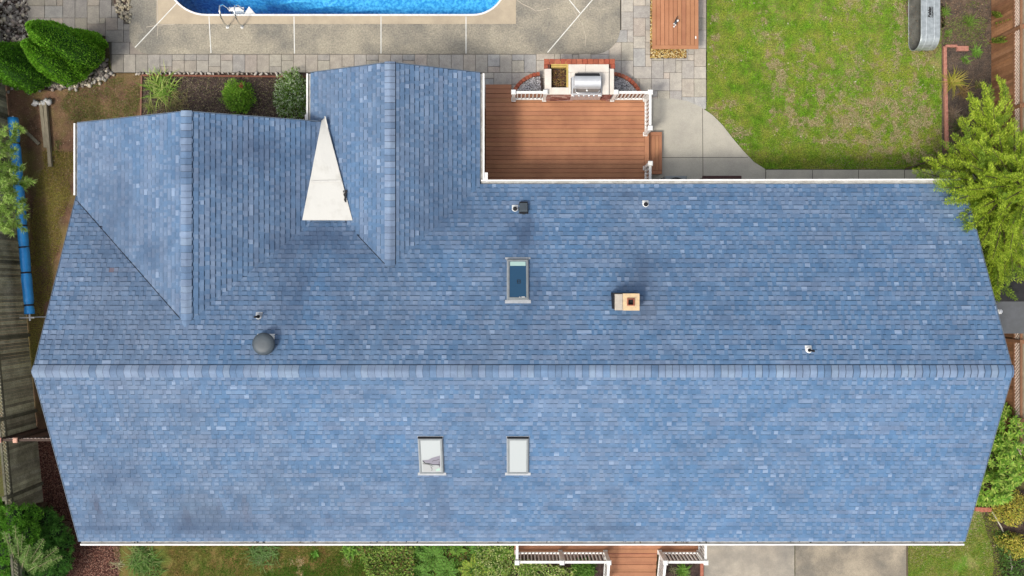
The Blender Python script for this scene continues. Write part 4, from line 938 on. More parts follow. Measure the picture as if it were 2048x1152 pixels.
# ------------------------------------------------------------------ fences
def fence(name,label,p,q,solid,h,cols,matn,facing,posts,trim,latc,bw=.14,seed=1,capc=None):
    """p,q base ends; facing=+1 if the yard side is to the left of p->q"""
    p=Vector((*p,0)); q=Vector((*q,0)); d=(q-p); L=d.length; d.normalize(); nrm_=Vector((-d.y,d.x,0))*facing
    th=thing(name,label,'fence',tuple((p+q)/2)); R=random.Random(seed); M=Matrix(((d.x,nrm_.x,0,p.x),(d.y,nrm_.y,0,p.y),(0,0,1,0),(0,0,0,1)))
    mb=MB(); t=0
    while t<L:
        c=np.array(R.choice(cols))*R.uniform(.7,1.2); off=R.uniform(-.004,.004)
        mb.box(t+.003,min(t+bw-.003,L),-.012+off,.012+off,.03,solid,tuple(c),M=M); t+=bw
    mb.build('board_panel',MT[matn],th)
    mb=MB(); mb.box(0,L,-.02,.035,solid+.001,solid+.06,trim,M=M); mb.box(0,L,-.03,.04,h,h+.03,trim,M=M); mb.build('rail',MT[matn],th)
    mb=MB(); t=0; z0,z1=solid+.06,h
    while t<L:
        for sg in (1,-1):
            a=M@Vector((t,.004*sg,z0)); b=M@Vector((t+sg*(z1-z0),.004*sg,z1)); mb.beam(a,b,.034,.008,latc)
        t+=.115
    mb.build('lattice',MT[matn],th)
    for s in posts:
        if 0<=s<=L:
            mb=MB(); mb.box(s-.05,s+.05,-.05,.065,0,h+.06,trim,M=M); po=mb.build('post',MT[matn],th)
            mb=MB(); mb.box(s-.07,s+.07,-.07,.085,h+.061,h+.10,capc or trim,M=M,bev=.02); mb.build('post_cap',MT[matn],po)
    return th
GC=[(.42,.41,.30),(.33,.32,.235),(.50,.49,.35),(.38,.37,.28),(.25,.24,.18)]
fence('wooden_fence','tall weathered grey-green board fence along the left side',(-16.94,9.3),(-15.16,-10.2),1.52,1.80,GC,'fencegrey',1,[1.3,3.7,6.1,8.5,10.9,13.4,15.8],(.13,.125,.09),(.34,.33,.24),bw=.10,seed=3)
fence('cross_fence','low brown board fence with pale lattice top joining house and left fence',(-15.8,-4.66),(-12.45,-4.66),1.5,1.80,[(.10,.055,.04),(.075,.045,.035)],'fencebrown',1,[.12,.62],(.07,.045,.035),(.66,.56,.50),seed=5,capc=(.62,.36,.27))
BC=[(.30,.145,.070),(.27,.13,.062),(.34,.17,.085),(.29,.15,.08),(.24,.115,.06)]
fence('wooden_fence','warm brown board fence with lattice top along the right side',(15.80,-4.9),(15.80,11.2),1.16,1.50,BC,'fencebrown',1,[4.9+y for y in (8.1,5.66,3.22,.78,-1.66,-4.1)],(.24,.12,.065),(.66,.52,.44),bw=.10,seed=7)
mb=MB(); mb.box(15.93,15.99,-4.9,11.2,1.30,1.36); tag(mb.build('fence_rail',MT['wood_old']),'pale weathered rail running behind the lattice of the right fence','rail')
# shed between house and right fence
sh=thing('garden_shed','small dark grey garden shed squeezed against the right fence','shed',(14.9,-1,0))
xl=13.9; xr=15.72; yr=W(0,603,2.25)[1]; yb=W(0,560,2.0)[1]; yf=W(0,667,2.0)[1]
mb=MB(); mb.box(xl+.06,xr-.06,yf+.08,yb-.05,0,1.95); mb.build('wall',MT['shed'],sh)
mb=MB(); mb.poly([(xl,yr,2.25),(xr,yr,2.25),(xr,yf,2.0),(xl,yf,2.0),(xl,yr,2.2),(xr,yr,2.2),(xr,yf,1.95),(xl,yf,1.95)],[(0,3,2,1),(4,5,6,7),(2,3,7,6),(0,4,7,3),(1,2,6,5)])
mb.box(xl+.2,xl+.22,yf+.01,yr,2.09,2.10); mb.build('roof_panel',MT['shed'],sh)
mb=MB()
for k in range(7):
    a=yr+(yb+.35-yr)*k/7; b=yr+(yb+.35-yr)*(k+1)/7; za=2.24-.27*k/7; mb.poly([(xl,a+.002,za+.012),(xr,a+.002,za+.012),(xr,b,za-.02),(xl,b,za-.02),(xl,a+.002,za-.02),(xr,a+.002,za-.02)],[(0,1,2,3),(0,4,5,1)])
mb.build('shingle_panel',MT['sheddark'],sh)
# ------------------------------------------------------------------ pool cover reel
ree=thing('pool_cover_reel','long rolled blue pool cover on a reel beside the left fence','pool cover',(*W(45,440)[:2],0))
A=Vector(W(26,236,.62)); B=Vector(W(59,628,.62)); d=(B-A).normalized(); L=(B-A).length
mb=MB(); pts=[]; rs=[]; n=46
R=random.Random(2); straps=[.05,.17,.30,.575,.735,.77,.955]; straps=[.13,.55,.79,.955,.66]
for i in range(n+1):
    t=i/n; r=.150+.012*mnoise.noise(Vector((t*14,0,0)))
    for s in straps: r-=.030*math.exp(-((t-s)/.008)**2)
    pts.append(A+d*L*t+Vector((.02*mnoise.noise(Vector((t*5,3,0))),0,0))); rs.append(r)
mb.tube(pts,rs,20); mb.build('rolled_cover',MT['tarp'],ree,smooth=True)
for s in straps:
    c=A+d*L*s; mb=MB(); mb.tube([c-d*.025,c+d*.025],.148,20); mb.build('strap',MT['black'],ree)
mb=MB(); mb.tube([A-d*.06,B+d*.22],.028,10); mb.build('axle',MT['steel'],ree)
for e in (B+d*.12,):
    mb=MB(); mb.beam(e+Vector((-.32,0,.0)),e+Vector((.15,0,.0)),.035,.035); mb.beam(Vector((e.x-.1,e.y,.08)),e,.03,.03); mb.beam((e.x-.30,e.y,.06),(e.x+(1.12 if e.y<2 else .1),e.y+.01,.06),.035,.035)
    mb.build('stand',MT['steel'],ree)
    for wx in ((1.15,) if e.y<2 else (.12,)): 
        M=Matrix.Translation((e.x+wx,e.y+.02,.10))@Matrix.Rotation(math.radians(60),4,'X'); mb=MB(); mb.lathe((0,0,0),[(.05,-.02),(.10,-.022),(.105,0),(.10,.022),(.05,.02)],20,M=M); wh=mb.build('wheel',MT['black'],ree,smooth=True)
        mb=MB(); mb.lathe((0,0,0),[(.0,-.024),(.05,-.024),(.05,.024),(.0,.0245)],14,M=M); mb.build('hub',MT['steel'],wh)
# posts pulled from the ground, lying side by side
def oldpost(a,b,lab):
    a=Vector((*W(*a)[:2],.09)); b=Vector((*W(*b)[:2],.075)); th=thing('fence_post',lab,'post',((a+b)/2)[:],'old fence posts lying on the bare soil'); mb=MB()
    mb.beam(a,b,.105,.10,m=0); mb.build('shaft',MT['wood_old'],th)
    n=5; P=np.array([[a.x+rng.normal()*.10,a.y+rng.normal()*.03,.10] for _ in range(n)]); V,Fm,C=rocks(P,.07+.05*rng.random(n),np.full((n,3),.42)+rng.random((n,1))*.12,.8); fast('concrete_footing',V,Fm,C,MT['vcs'],th)
oldpost((86,206),(95,296),'shorter old grey timber post with a lump of concrete footing')
oldpost((94,206),(104,334),'longer old grey timber post with a lump of concrete footing')
mb=MB(); a=Vector((*W(49,259)[:2],.05)); b=Vector((*W(80,289)[:2],.05)); mb.beam(a,b,.10,.035); tag(mb.build('wood_plank',MT['wood_old']),'short grey plank lying on soil near the blue cover','plank')
# ================================================================== EDGINGS, STONES, MULCH
def instance(proto,loc,rz=0,s=(1,1,1),label=None):
    c=proto.copy(); sc.collection.objects.link(c); c.location=loc; c.rotation_euler=(0,0,rz); c.scale=s
    if label: c['label']=label
    return c
R=random.Random(12)
V,Fm,C=rocks(np.zeros((1,3)),np.array([.06]),np.array([[.55,.50,.44]])); st=fast('edging_stone',V,Fm,C,MT['vcs'],origin=(0,0,0)); st.data.transform(Matrix.Translation((0,0,0)))
tag(st,'small pale rounded stone in the row edging the dark planting bed','stone',"row of pale edging stones along the patio")
V,Fm,C=rocks(np.zeros((1,3)),np.array([.06]),np.array([[.36,.31,.26]])); st2=fast('edging_stone',V,Fm,C,MT['vcs'],origin=(0,0,0))
tag(st2,'small pale rounded stone in the row edging the dark planting bed','stone',"row of pale edging stones along the patio")
px=279; first=True
while px<562:
    p=W(px,147+R.uniform(-.8,.8),.05); s=R.uniform(.55,1.15); pr=st if R.random()<.65 else st2
    c=instance(pr,p,R.random()*6,(s*1.1,s*.9,s*.8)); px+=R.uniform(7,11)
st.location=W(274,148,.05); st2.location=W(566,149,.05)
# larger cobbles round the evergreen bed
cob_px=[(213,150),(222,146),(228,150),(206,156),(210,160),(197,160),(190,163),(184,166),(200,167),(176,170),(96,167),(105,167),(110,172),(98,173),(128,168),(130,174),(20,143),(28,158),(18,168),(24,176),(35,178),(56,184),(80,180),(150,172),(152,178),(17,184),(90,160),(140,176),(118,170)]
cp=[]
for k,c_ in enumerate(((.44,.41,.36),(.33,.31,.28),(.50,.44,.33))):
    V,Fm,C=rocks(np.zeros((1,3)),np.array([.07]),np.array([c_])); o=fast('cobble',V,Fm,C,MT['vcs'],origin=(0,0,0)); tag(o,'round cobble in the loose border around the clipped evergreens','cobble','cobbles bordering the evergreen bed'); cp.append(o)
for k,(a,b) in enumerate(cob_px):
    s=R.uniform(.7,1.35); loc=W(a,b,.04)
    if k<3: cp[k].location=loc; cp[k].scale=(s,s,s)
    else: instance(cp[k%3],loc,R.random()*6,(s,s*.9,s))
# pebbles, top left
def pebbles(name,polys,dens,label,smin,smax,pal,z=.03):
    Ps=[];
    for p in polys:
        x,y=scatter(p,area(p)*dens); Ps.append(np.stack([x,y,np.full(len(x),z)+rng.random(len(x))*.02],1))
    P=np.concatenate(Ps); n=len(P); pal=np.array(pal); c=pal[rng.integers(0,len(pal),n)]*(.7+.6*rng.random((n,1)))
    V,Fm,C=rocks(P,smin+(smax-smin)*rng.random(n)**2.2,c); o=fast(name,V,Fm,C,MT['vcs']); tag(o,label,'pebbles',kind='stuff'); return o
BEDPOLY=WP([(-60,-100),(57,-100),(57,68),(100,72),(215,120),(222,150),(180,172),(100,182),(20,175),(0,140),(-60,120)])
sheet('pebble_bed',[BEDPOLY],.014,MT['soil'])
pebbles('river_pebbles',[BEDPOLY],260,'mixed grey and tan river pebbles in the corner bed',.025,.10,[(.46,.42,.37),(.28,.24,.21),(.55,.48,.37),(.17,.15,.13),(.36,.29,.25),(.13,.11,.10),(.22,.19,.17)])
sheet('pebble_pocket',[PBR],.012,MT['soil'])
pebbles('corner_pebbles',[PBR],260,'tan cobbles in the curved pocket beside the pool deck',.04,.075,[(.36,.31,.22),(.26,.23,.18),(.42,.38,.28)],.03)
def chips(name,poly,n,pal,label,L=.05,z=.02,sd=.5):
    x,y=scatter(poly,n); n=len(x); P=np.stack([x,y,z+rng.random(n)*.03],1); D=np.stack([rng.normal(size=n),rng.normal(size=n),rng.normal(size=n)*.25],1)
    V,Fq=flatleaf(P,D,L*(.5+rng.random(n)),L*.35,sd); o=fast(name,V,Fq,colmix(n,pal,sd=.2),MT['vc']); tag(o,label,'mulch',kind='stuff'); return o
MU=[(.24,.095,.065),(.14,.06,.045),(.32,.16,.11),(.09,.045,.035),(.36,.22,.16)]
chips('bark_mulch',WP([(66,884),(100,880),(175,1090),(240,1090),(240,1180),(60,1180),(90,1010)]),22000,MU,'red-brown bark mulch between the left fence and the house')
chips('dark_mulch',WP([(284,152),(614,152),(614,250),(284,250)]),9000,[(.075,.058,.056),(.045,.034,.034),(.13,.095,.08),(.22,.17,.13)],'dark mulch covering the bed along the rear wall',.04)
chips('side_mulch',WP([(1890,96),(1982,60),(1982,330),(1894,320)]),9000,[(.055,.045,.045),(.035,.028,.028),(.10,.075,.06),(.17,.14,.11)],'dark mulch in the brick-edged bed by the right fence',.04)
chips('leaf_litter',WP([(1806,0),(1982,-20),(1982,110),(1880,95),(1868,120),(1808,80)]),4500,[(.15,.095,.06),(.10,.06,.04),(.28,.2,.12),(.07,.05,.04)],'brown leaf litter on the soil around the metal tank',.05)
chips('front_mulch',WP([(1150,1112),(1408,1112),(1408,1200),(1150,1200)]),4500,[(.05,.036,.034),(.03,.022,.022),(.10,.06,.05)],'dark mulch beside the porch steps',.04)
chips('soil_crumbs',WP([(5,150),(282,150),(282,240),(150,260),(140,420),(60,640),(20,640)]),7000,[(.19,.11,.07),(.13,.075,.05),(.30,.21,.13),(.09,.055,.04),(.42,.35,.25)],'crumbs and twigs scattered on the bare soil of the left yard',.035)
# edging bricks
mb=MB(); mb.box(-.10,.10,-.05,.05,0,.09,(.43,.20,.15),bev=.01); eb=mb.build('edging_brick',MT['brick'],origin=(0,0,0))
tag(eb,'pinkish brick in the straight edging between lawn and side bed','brick','pink bricks edging the side bed')
fst=True
for k in range(17):
    px=1888+.25*k; py=100+k*12.2; p=W(px,py,.02); 
    if fst: eb.location=p; eb.rotation_euler=(0,0,1.57); fst=False
    else: instance(eb,p,1.57+R.uniform(-.06,.06),(1,1,R.uniform(.9,1.1)))
for a,b,sx,l in ((1895,93,1,'narrow pink brick at the top corner of the side bed edging'),(1906,93,1,'second narrow pink brick along the top of the side bed edging'),(1918,98,1.0,'wide pink brick in the top edging of the side bed'),(1929,98,.9,'wide pink brick ending the top edging of the side bed')):
    instance(eb,W(a,b,.02),.02,(sx,1.6 if 'wide' in l else .8,1),l)
mb=MB(); mb.box(-.10,.10,-.05,.05,0,.09,(.40,.15,.10),bev=.01); e2=mb.build('edging_brick',MT['brick'],origin=(0,0,0)); tag(e2,'red brick in the short row at the foot of the green shrub','brick','red bricks below the right-hand shrub')
e2.location=W(1953,1017,.02); e2.scale=(.7,1.4,1)
for a in (1961,1969,1977): instance(e2,W(a,1018,.02),R.uniform(-.1,.1),(.6,1.5,1))
e3=instance(e2,W(1403,1132,.02),1.57); e3['label']='red brick edging the driveway beside the porch bed'; e3['group']='red bricks edging the porch bed'
for b in (1120,1144,1156): instance(e3,W(1403,b,.02),1.57)
mb=MB(); a=W(284,151,.02); b=W(612,154,.02); mb.beam((a[0],a[1],.03),(b[0],b[1],.03),.05,.06,(.22,.09,.06)); c=W(282,242,.02); mb.beam((a[0],a[1],.03),(c[0],c[1],.03),.05,.06,(.24,.12,.09)); tag(mb.build('bed_edging',MT['brick']),'thin red-brown edging strip framing the dark rear bed','edging')
mb=MB()
for P_ in (((1890,308),(1960,312)),((1810,338),(1850,325)),((1850,325),(1893,309))): a=W(*P_[0],.02); b=W(*P_[1],.02); mb.beam((a[0],a[1],.04),(b[0],b[1],.04),.035,.08,(.12,.08,.06))
tag(mb.build('timber_edging',MT['fencebrown']),'dark timber edging closing the side bed near the walkway','edging')
mb=MB(); pts=[(1979,1016),(1990,1034),(2002,1055),(2012,1082),(2018,1105),(2022,1130),(2023,1165)]; mb.tube([(*W(a,b)[:2],.035) for a,b in pts],.022,6); tag(mb.build('garden_hose',mat('hose',(.45,.42,.33),rough=.6)),'thin pale hose curving between lawn and yellow shrubs','hose')

# ================================================================== GRASS
def tufts(name,poly,dens,pal,label,L=.06,mask=None,seed=0.,cat='grass',up=1.0,pal2=None,wd=.012,worn=None,worn_in=False,ragged=0.0):
    xs=[p[0] for p in poly]; ys=[p[1] for p in poly]; n0=int(area(poly)*dens); x=rng.uniform(min(xs),max(xs),n0); y=rng.uniform(min(ys),max(ys),n0)
    jx_=.28*ragged*vn(x,y,1.6,seed+20); jy_=.28*ragged*vn(x,y,1.6,seed+31); k=inpoly(x+jx_,y+jy_,poly); x,y=x[k],y[k]
    if worn is not None:
        wv=np.zeros(len(x))
        for (a,b,ra,rb,s) in worn:
            cx,cy,_=W(a,b); kk=CAMZ/F; wv=np.maximum(wv,s*np.exp(-(((x-cx)/(ra*kk))**2+((y-cy)/(rb*kk))**2)))
        hf=.5+.9*vn(x,y,3.2,40.)+.8*vn(x,y,9.,47.); wv=np.clip((wv+1.5*(hf-.5)-.30)*1.9,0,1)*(wv>.08); k=(rng.random(len(x))<wv) if worn_in else (rng.random(len(x))>wv*.96); x,y=x[k],y[k]
    m=vn(x,y,.9,seed)+.5*vn(x,y,2.7,seed+3)
    if mask is not None:
        k=(m+rng.normal(size=len(m))*.18)>mask; x,y,m=x[k],y[k],m[k]
    n=len(x); P=np.stack([x,y,np.full(n,.004)],1); D=np.stack([rng.normal(size=n)*.8,rng.normal(size=n)*.8,np.full(n,up)],1)
    V,Fq=flatleaf(P,D,L*(.5+rng.random(n)),wd,.5); C=colmix(n,pal,sd=.15)
    if pal2 is not None:
        q=np.clip(.5-1.1*vn(x,y,.7,seed+9)-1.0*vn(x,y,3.6,seed+19)+rng.normal(size=n)*.12,0,1); C=C*np.repeat(np.clip(1+.55*vn(x,y,7.,seed+5),.5,1.5),4)[:,None]; C2=colmix(n,pal2,sd=.12); C=C*(1-np.repeat(q,4)[:,None])+C2*np.repeat(q,4)[:,None]
    o=fast(name,V,Fq,C,MT['leaf']); tag(o,label,cat,kind='stuff'); return o
GR=[(.25,.47,.028),(.16,.36,.02),(.34,.54,.04),(.20,.41,.024)]; GY=[(.46,.56,.06),(.48,.48,.12),(.36,.47,.05)]
LW=WP([(1414,-40),(1830,-40),(1800,60),(1870,120),(1882,180),(1880,335),(1532,337),(1508,322),(1485,298),(1465,274),(1445,248),(1425,228),(1414,218)])
WORN=[(1548,118,16,30,1.),(1560,160,14,34,1.),(1575,190,16,18,.8),(1530,60,22,30,.45),(1445,222,26,18,.8),(1478,268,18,22,.7),(1690,240,70,42,.95),(1745,215,60,46,.9),(1835,230,44,70,.95),(1770,275,80,34,.85),(1600,235,50,30,.5),(1840,110,26,18,.95),(1625,95,26,22,.5),(1700,100,60,30,.35),(1700,20,60,26,.35),(1640,200,40,40,.5),(1850,310,50,22,.8),(1430,70,8,60,.3),(1740,130,60,30,.45),(1600,150,30,30,.4),(1800,40,14,60,.7)]
tufts('lawn_grass',LW,4300,GR,'green rear lawn with yellowed and bare patches',.055,mask=-.5,seed=1.3,pal2=GY,worn=WORN)
tufts('worn_thatch',LW,3400,[(.52,.42,.26),(.40,.30,.17),(.62,.53,.36),(.28,.20,.11)],'bare straw-coloured worn patches in the rear lawn',.055,mask=None,seed=2.2,up=.2,worn=WORN,worn_in=True)
# straw patches
def straw(poly,dens,label,name='dry_grass',thr=.12,seed=4.):
    return tufts(name,poly,dens,[(.60,.50,.31),(.46,.36,.20),(.70,.61,.42),(.32,.24,.13)],label,.06,mask=thr,seed=seed,up=.25)
straw(LW,1700,'straw-coloured thatch showing through the rear lawn',thr=.50)
straw(WP([(1640,150),(1882,150),(1882,335),(1640,335)]),900,'dry worn thatch in the right corner of the rear lawn',thr=.12,seed=8.)
tufts('left_yard_grass',WP([(90,300),(150,300),(130,420),(70,760),(60,760),(60,600),(70,420)]),3200,[(.30,.34,.05),(.46,.40,.10),(.34,.25,.08)],'thin yellow-green grass strip between blue cover and house',.05,mask=-.5,seed=2.,ragged=1.)
tufts('back_corner_grass',WP([(140,160),(280,152),(280,240),(150,250),(110,330)]),3200,[(.16,.28,.05),(.32,.29,.11),(.22,.23,.07)],'sparse grass on the soil near the clipped evergreens',.05,mask=-.12,seed=6.,ragged=1.5)
tufts('front_lawn_grass',WP([(330,1085),(780,1085),(780,1170),(330,1170)]),2800,[(.27,.23,.05),(.19,.22,.035),(.34,.23,.08),(.30,.18,.08)],'front lawn, partly dry and brown, below the front gutter',.05,mask=-.6,seed=11.,ragged=2.,worn=[(604,1125,14,18,.8),(620,1130,10,14,.8),(560,1140,30,12,.4),(420,1120,40,20,.5)],pal2=[(.10,.24,.022),(.07,.18,.018),(.15,.29,.03)])
tufts('front_green_grass',WP([(600,1110),(760,1095),(760,1170),(480,1170)]),2600,[(.09,.25,.022),(.13,.31,.03),(.06,.17,.018)],'rich green patch of the front lawn left of the ferns',.06,mask=-.3,seed=12.,ragged=2.5,worn=[(582,1128,9,12,1.),(602,1132,8,14,1.),(690,1120,30,14,.6)])
tufts('front_worn_thatch',WP([(540,1095),(720,1095),(720,1165),(540,1165)]),2600,[(.58,.48,.28),(.45,.34,.18)],'two small straw-coloured bare spots in the front lawn',.05,up=.2,worn=[(582,1128,9,12,1.),(602,1132,8,14,1.),(690,1120,24,10,.4)],worn_in=True)
tufts('side_lawn_grass',WP([(1813,1085),(1925,1085),(1955,1005),(1980,1020),(1998,1060),(2012,1110),(2015,1170),(1813,1170)]),3000,[(.32,.40,.05),(.20,.34,.04),(.42,.40,.10)],'yellow-green lawn right of the driveway',.05,mask=-.5,seed=13.)
straw(WP([(1813,1085),(1925,1085),(1955,1005),(1980,1020),(2000,1070),(1960,1170),(1813,1170)]),1200,'dry thatch in the lawn right of the driveway',thr=.05,seed=14.)
tufts('side_bed_weeds',WP([(1884,0),(1975,0),(1975,95),(1940,92),(1880,88)]),1500,[(.22,.36,.05),(.16,.28,.04),(.34,.42,.09)],'low weeds creeping over the soil by the right fence',.07,mask=.12,seed=17.,ragged=1.)
tufts('litter_grass',WP([(285,150),(610,152),(610,235),(285,235)]),260,[(.42,.34,.2),(.22,.30,.06),(.5,.42,.28)],'dry grass bits scattered over the dark bed',.10,up=.15,seed=18.)
# stray pale leaves on lawn
x,y=scatter(LW,100); n=len(x); P=np.stack([x,y,np.full(n,.05)],1); V,Fq=flatleaf(P,np.stack([rng.normal(size=n),rng.normal(size=n),rng.normal(size=n)*.1],1),.07,.04,.3); tag(fast('fallen_leaves',V,Fq,colmix(n,[(.6,.5,.35),(.7,.66,.55),(.45,.3,.15)]),MT['leaf']),'a few pale fallen leaves scattered over the rear lawn','leaves',kind='stuff')

# ================================================================== PLANTS
def blades(c,n,L,pal,w_=.018,spread=1.,up=.8,droop=.6,segs=3,r0=.11):
    """arching strap leaves from a clump; returns V,F,C"""
    a=rng.random(n)*6.283; l=L*(.35+.85*rng.random(n)); b_=rng.random(n)*6.283; q_=rng.random(n)**.6*r0; P=np.stack([c[0]+np.cos(b_)*q_,c[1]+np.sin(b_)*q_,np.full(n,c[2])],1)
    el=up*(.5+rng.random(n)); H=np.stack([np.cos(a),np.sin(a),np.zeros(n)],1)*spread
    S=np.stack([-np.sin(a),np.cos(a),np.zeros(n)],1); col=colmix(n,pal,1)
    rows=[];
    for i in range(segs+1):
        t=i/segs; p=P+H*(l*t*.8)[:,None]+np.array([0,0,1])*(l*(el*t-droop*el*t*t))[:,None]; ww=w_*(1-t**1.5*.9); rows.append((p-S*ww,p+S*ww))
    V=np.stack([q for r in rows for q in r],1).reshape(-1,3); k=2*(segs+1); b=(np.arange(n)*k)[:,None]
    Fq=np.concatenate([b+np.array([[2*i,2*i+1,2*i+3,2*i+2]]) for i in range(segs)],0); return V,Fq,np.repeat(col,k,0)
def clump(name,px,py,n,L,pal,label,cat,w_=.018,z=0,group=None,**kw):
    c=W(px,py,0); V,Fq,C=blades((c[0],c[1],z),n,L,pal,w_,**kw); o=fast(name,V,Fq,C,MT['leaf']); return tag(o,label,cat,group)
GS=[(.20,.38,.05),(.34,.48,.09),(.45,.50,.16),(.14,.28,.03)]
clump('daylily_clump',325,178,210,.60,GS,'lime strappy daylily clump at the left end of the dark bed','plant',.016,r0=.42)
clump('daylily_clump',352,208,150,.48,[(.34,.27,.13),(.26,.20,.10),(.2,.24,.07)],'browning strappy clump low in the dark bed beside the roof','plant',.009,r0=.45)
clump('daylily_clump',300,215,60,.35,[(.2,.28,.06),(.3,.3,.1)],'small pale green strappy tuft beside the thin edging','plant',.009)
clump('daylily_clump',1903,165,85,.62,[(.42,.40,.05),(.30,.34,.05),(.5,.42,.10)],'yellow-green strappy clump spilling over the pink brick edging','plant',.014)
clump('daylily_clump',1925,182,60,.45,[(.30,.20,.08),(.42,.30,.12)],'withered tan strappy clump in the side bed','plant',.009)
clump('daylily_clump',1917,255,120,.55,[(.09,.14,.04),(.14,.2,.06),(.3,.22,.14)],'dark green grassy clump near the juniper','plant',.010)
clump('daylily_clump',1905,232,120,.4,[(.34,.26,.20),(.24,.18,.12)],'dead brown grassy clump beside the brick edging','plant',.008)
clump('weed_tuft',1951,105,60,.28,[(.14,.30,.04),(.2,.36,.06)],'bright green weed beside the wide pink bricks','weed',.022)
clump('weed_tuft',1938,44,70,.35,[(.12,.22,.03),(.2,.3,.06)],'straggly green weed in the soil below the fence','weed',.012)
clump('weed_tuft',1890,25,60,.22,[(.2,.32,.05),(.14,.25,.04)],'small lime weed right of the metal tank','weed',.015)
clump('weed_tuft',1895,68,40,.2,[(.2,.32,.05),(.14,.25,.04)],'small lime weed between tank and brick edging','weed',.015)
clump('weed_tuft',1930,120,40,.25,[(.14,.28,.04),(.2,.33,.06)],'sprawling green weed inside the brick corner','weed',.015)
clump('weed_tuft',1958,172,40,.22,[(.2,.28,.05),(.3,.3,.08)],'olive weed near the foot of the right fence','weed',.014)
def leafy(name,px,py,z0,rx,ry,h,n,L,wd,pal,label,cat,core=(.01,.025,.006),tilt=.5,shape=1.0,group=None,stem=True,floor=0.,lean=(0,0)):
    """shrub: leaves through a domed volume over branching stems"""
    c=Vector((*W(px,py,z0+h*.6)[:2],z0)); th=thing(name,label,cat,tuple(c),group)
    d=rng.normal(size=(n,3)); d/=np.linalg.norm(d,axis=1,keepdims=True); d[:,2]=np.abs(d[:,2])*1.0
    rr=rng.random((n,1))**.42; lump=1+.18*np.array([mnoise.noise(Vector((q[0]*2.3+px,q[1]*2.3,q[2]*2.3))) for q in d])[:,None]*2
    P=np.array(c)+d*rr*lump*np.array([[rx,ry,h*.92]])+np.array([[0,0,floor]]); D=d+rng.normal(size=(n,3))*.7; D[:,2]*=.5
    V,Fq=flatleaf(P,D,L*(.6+.7*rng.random(n)),wd*(.8+.4*rng.random(n)),tilt); C=colmix(n,pal,sd=.15)
    fast('foliage',V,Fq,C,MT['leaf'],th)
    mb=MB(); R=random.Random(int(px))
    for k in range(9 if stem else 3):
        a=R.random()*6.28; q=R.uniform(.4,.8); mb.tube([c,c+Vector((math.cos(a)*rx*q*.5,math.sin(a)*ry*q*.5,h*.4+floor)),c+Vector((math.cos(a)*rx*q,math.sin(a)*ry*q,h*.75+floor))],[.022,.014,.006],6)
    mb.build('stem',MT['bark'],th); return th
leafy('azalea_shrub',470,190,0,.50,.55,.75,2600,.085,.032,[(.18,.38,.03),(.11,.26,.02),(.28,.48,.05)],'rounded bright green shrub in the middle of the dark bed','shrub')
x,y,_=W(480,170,.7); P=np.array([[x,y,.62]])+rng.normal(size=(40,3))*.035; V,Fq=flatleaf(P,rng.normal(size=(40,3)),.06,.03); tag(fast('dead_leaf_cluster',V,Fq,colmix(40,[(.35,.11,.06),(.25,.08,.04)]),MT['leaf']),'small rusty-red dead leaf cluster on the rounded shrub','leaves',kind='stuff')
leafy('variegated_shrub',580,185,0,.62,.85,.85,3400,.085,.03,[(.17,.32,.04),(.50,.62,.36),(.09,.18,.03),(.70,.76,.58),(.14,.27,.03),(.14,.27,.03)],'white-flecked variegated shrub against the narrow gable','shrub')
# front planting, left to right
clump('ornamental_grass',285,1118,260,.55,[(.12,.25,.04),(.07,.17,.02),(.25,.30,.10)],'leafy green grass clump under the left end of the front gutter','plant',.015,up=.6,r0=.4)
clump('ornamental_grass',300,1140,160,.40,[(.10,.2,.03),(.07,.17,.02)],'second, lower green grass clump in the front bed','plant',.014,up=.5,r0=.4)
clump('ornamental_grass',236,1128,30,.35,[(.42,.40,.25),(.3,.3,.14)],'pale dry stalks at the edge of the mulch','plant',.012,up=.4)
clump('ornamental_grass',528,1105,260,.45,[(.12,.24,.05),(.09,.2,.04),(.2,.28,.10)],'grey-green grassy clump against the front gutter','plant',.012,up=.5,r0=.45)
clump('weed_tuft',630,1107,24,.12,[(.16,.38,.05)],'bright green weed in the front lawn','weed',.03)
def scatterleaf(name,poly,n,L,wd,pal,label,cat='ground cover',h=.25,seed=1):
    x,y=scatter(poly,n); n=len(x); hh=h*(.35+.65*np.clip(.5+vn(x,y,2.2,seed),0,1)); P=np.stack([x,y,rng.random(n)**.6*hh+.01],1); D=np.stack([rng.normal(size=n),rng.normal(size=n),rng.normal(size=n)*.35],1)
    V,Fq=flatleaf(P,D,L*(.6+.7*rng.random(n)),wd*(.8+.4*rng.random(n)),.45); return tag(fast(name,V,Fq,colmix(n,pal,sd=.18),MT['leaf']),label,cat,kind='stuff')
scatterleaf('ground_cover',WP([(715,1080),(830,1080),(830,1170),(740,1170),(730,1120)]),4200,.075,.045,[(.20,.36,.05),(.13,.24,.03),(.32,.44,.08),(.09,.15,.03),(.20,.10,.05)],'mixed green ground cover left of the ferns',h=.4)
scatterleaf('variegated_ground_cover',WP([(955,1080),(1030,1080),(1030,1112),(1150,1135),(1150,1170),(945,1170)]),6000,.07,.04,[(.42,.50,.12),(.55,.56,.26),(.13,.26,.03),(.22,.38,.06),(.08,.14,.03)],'cream and green ground cover beside the porch',h=.45,seed=5)
scatterleaf('fern_understory',WP([(820,1080),(965,1080),(965,1170),(820,1170)]),3000,.08,.035,[(.08,.20,.025),(.13,.28,.03),(.05,.10,.02)],'dark leaves under the ferns',h=.18,seed=6)
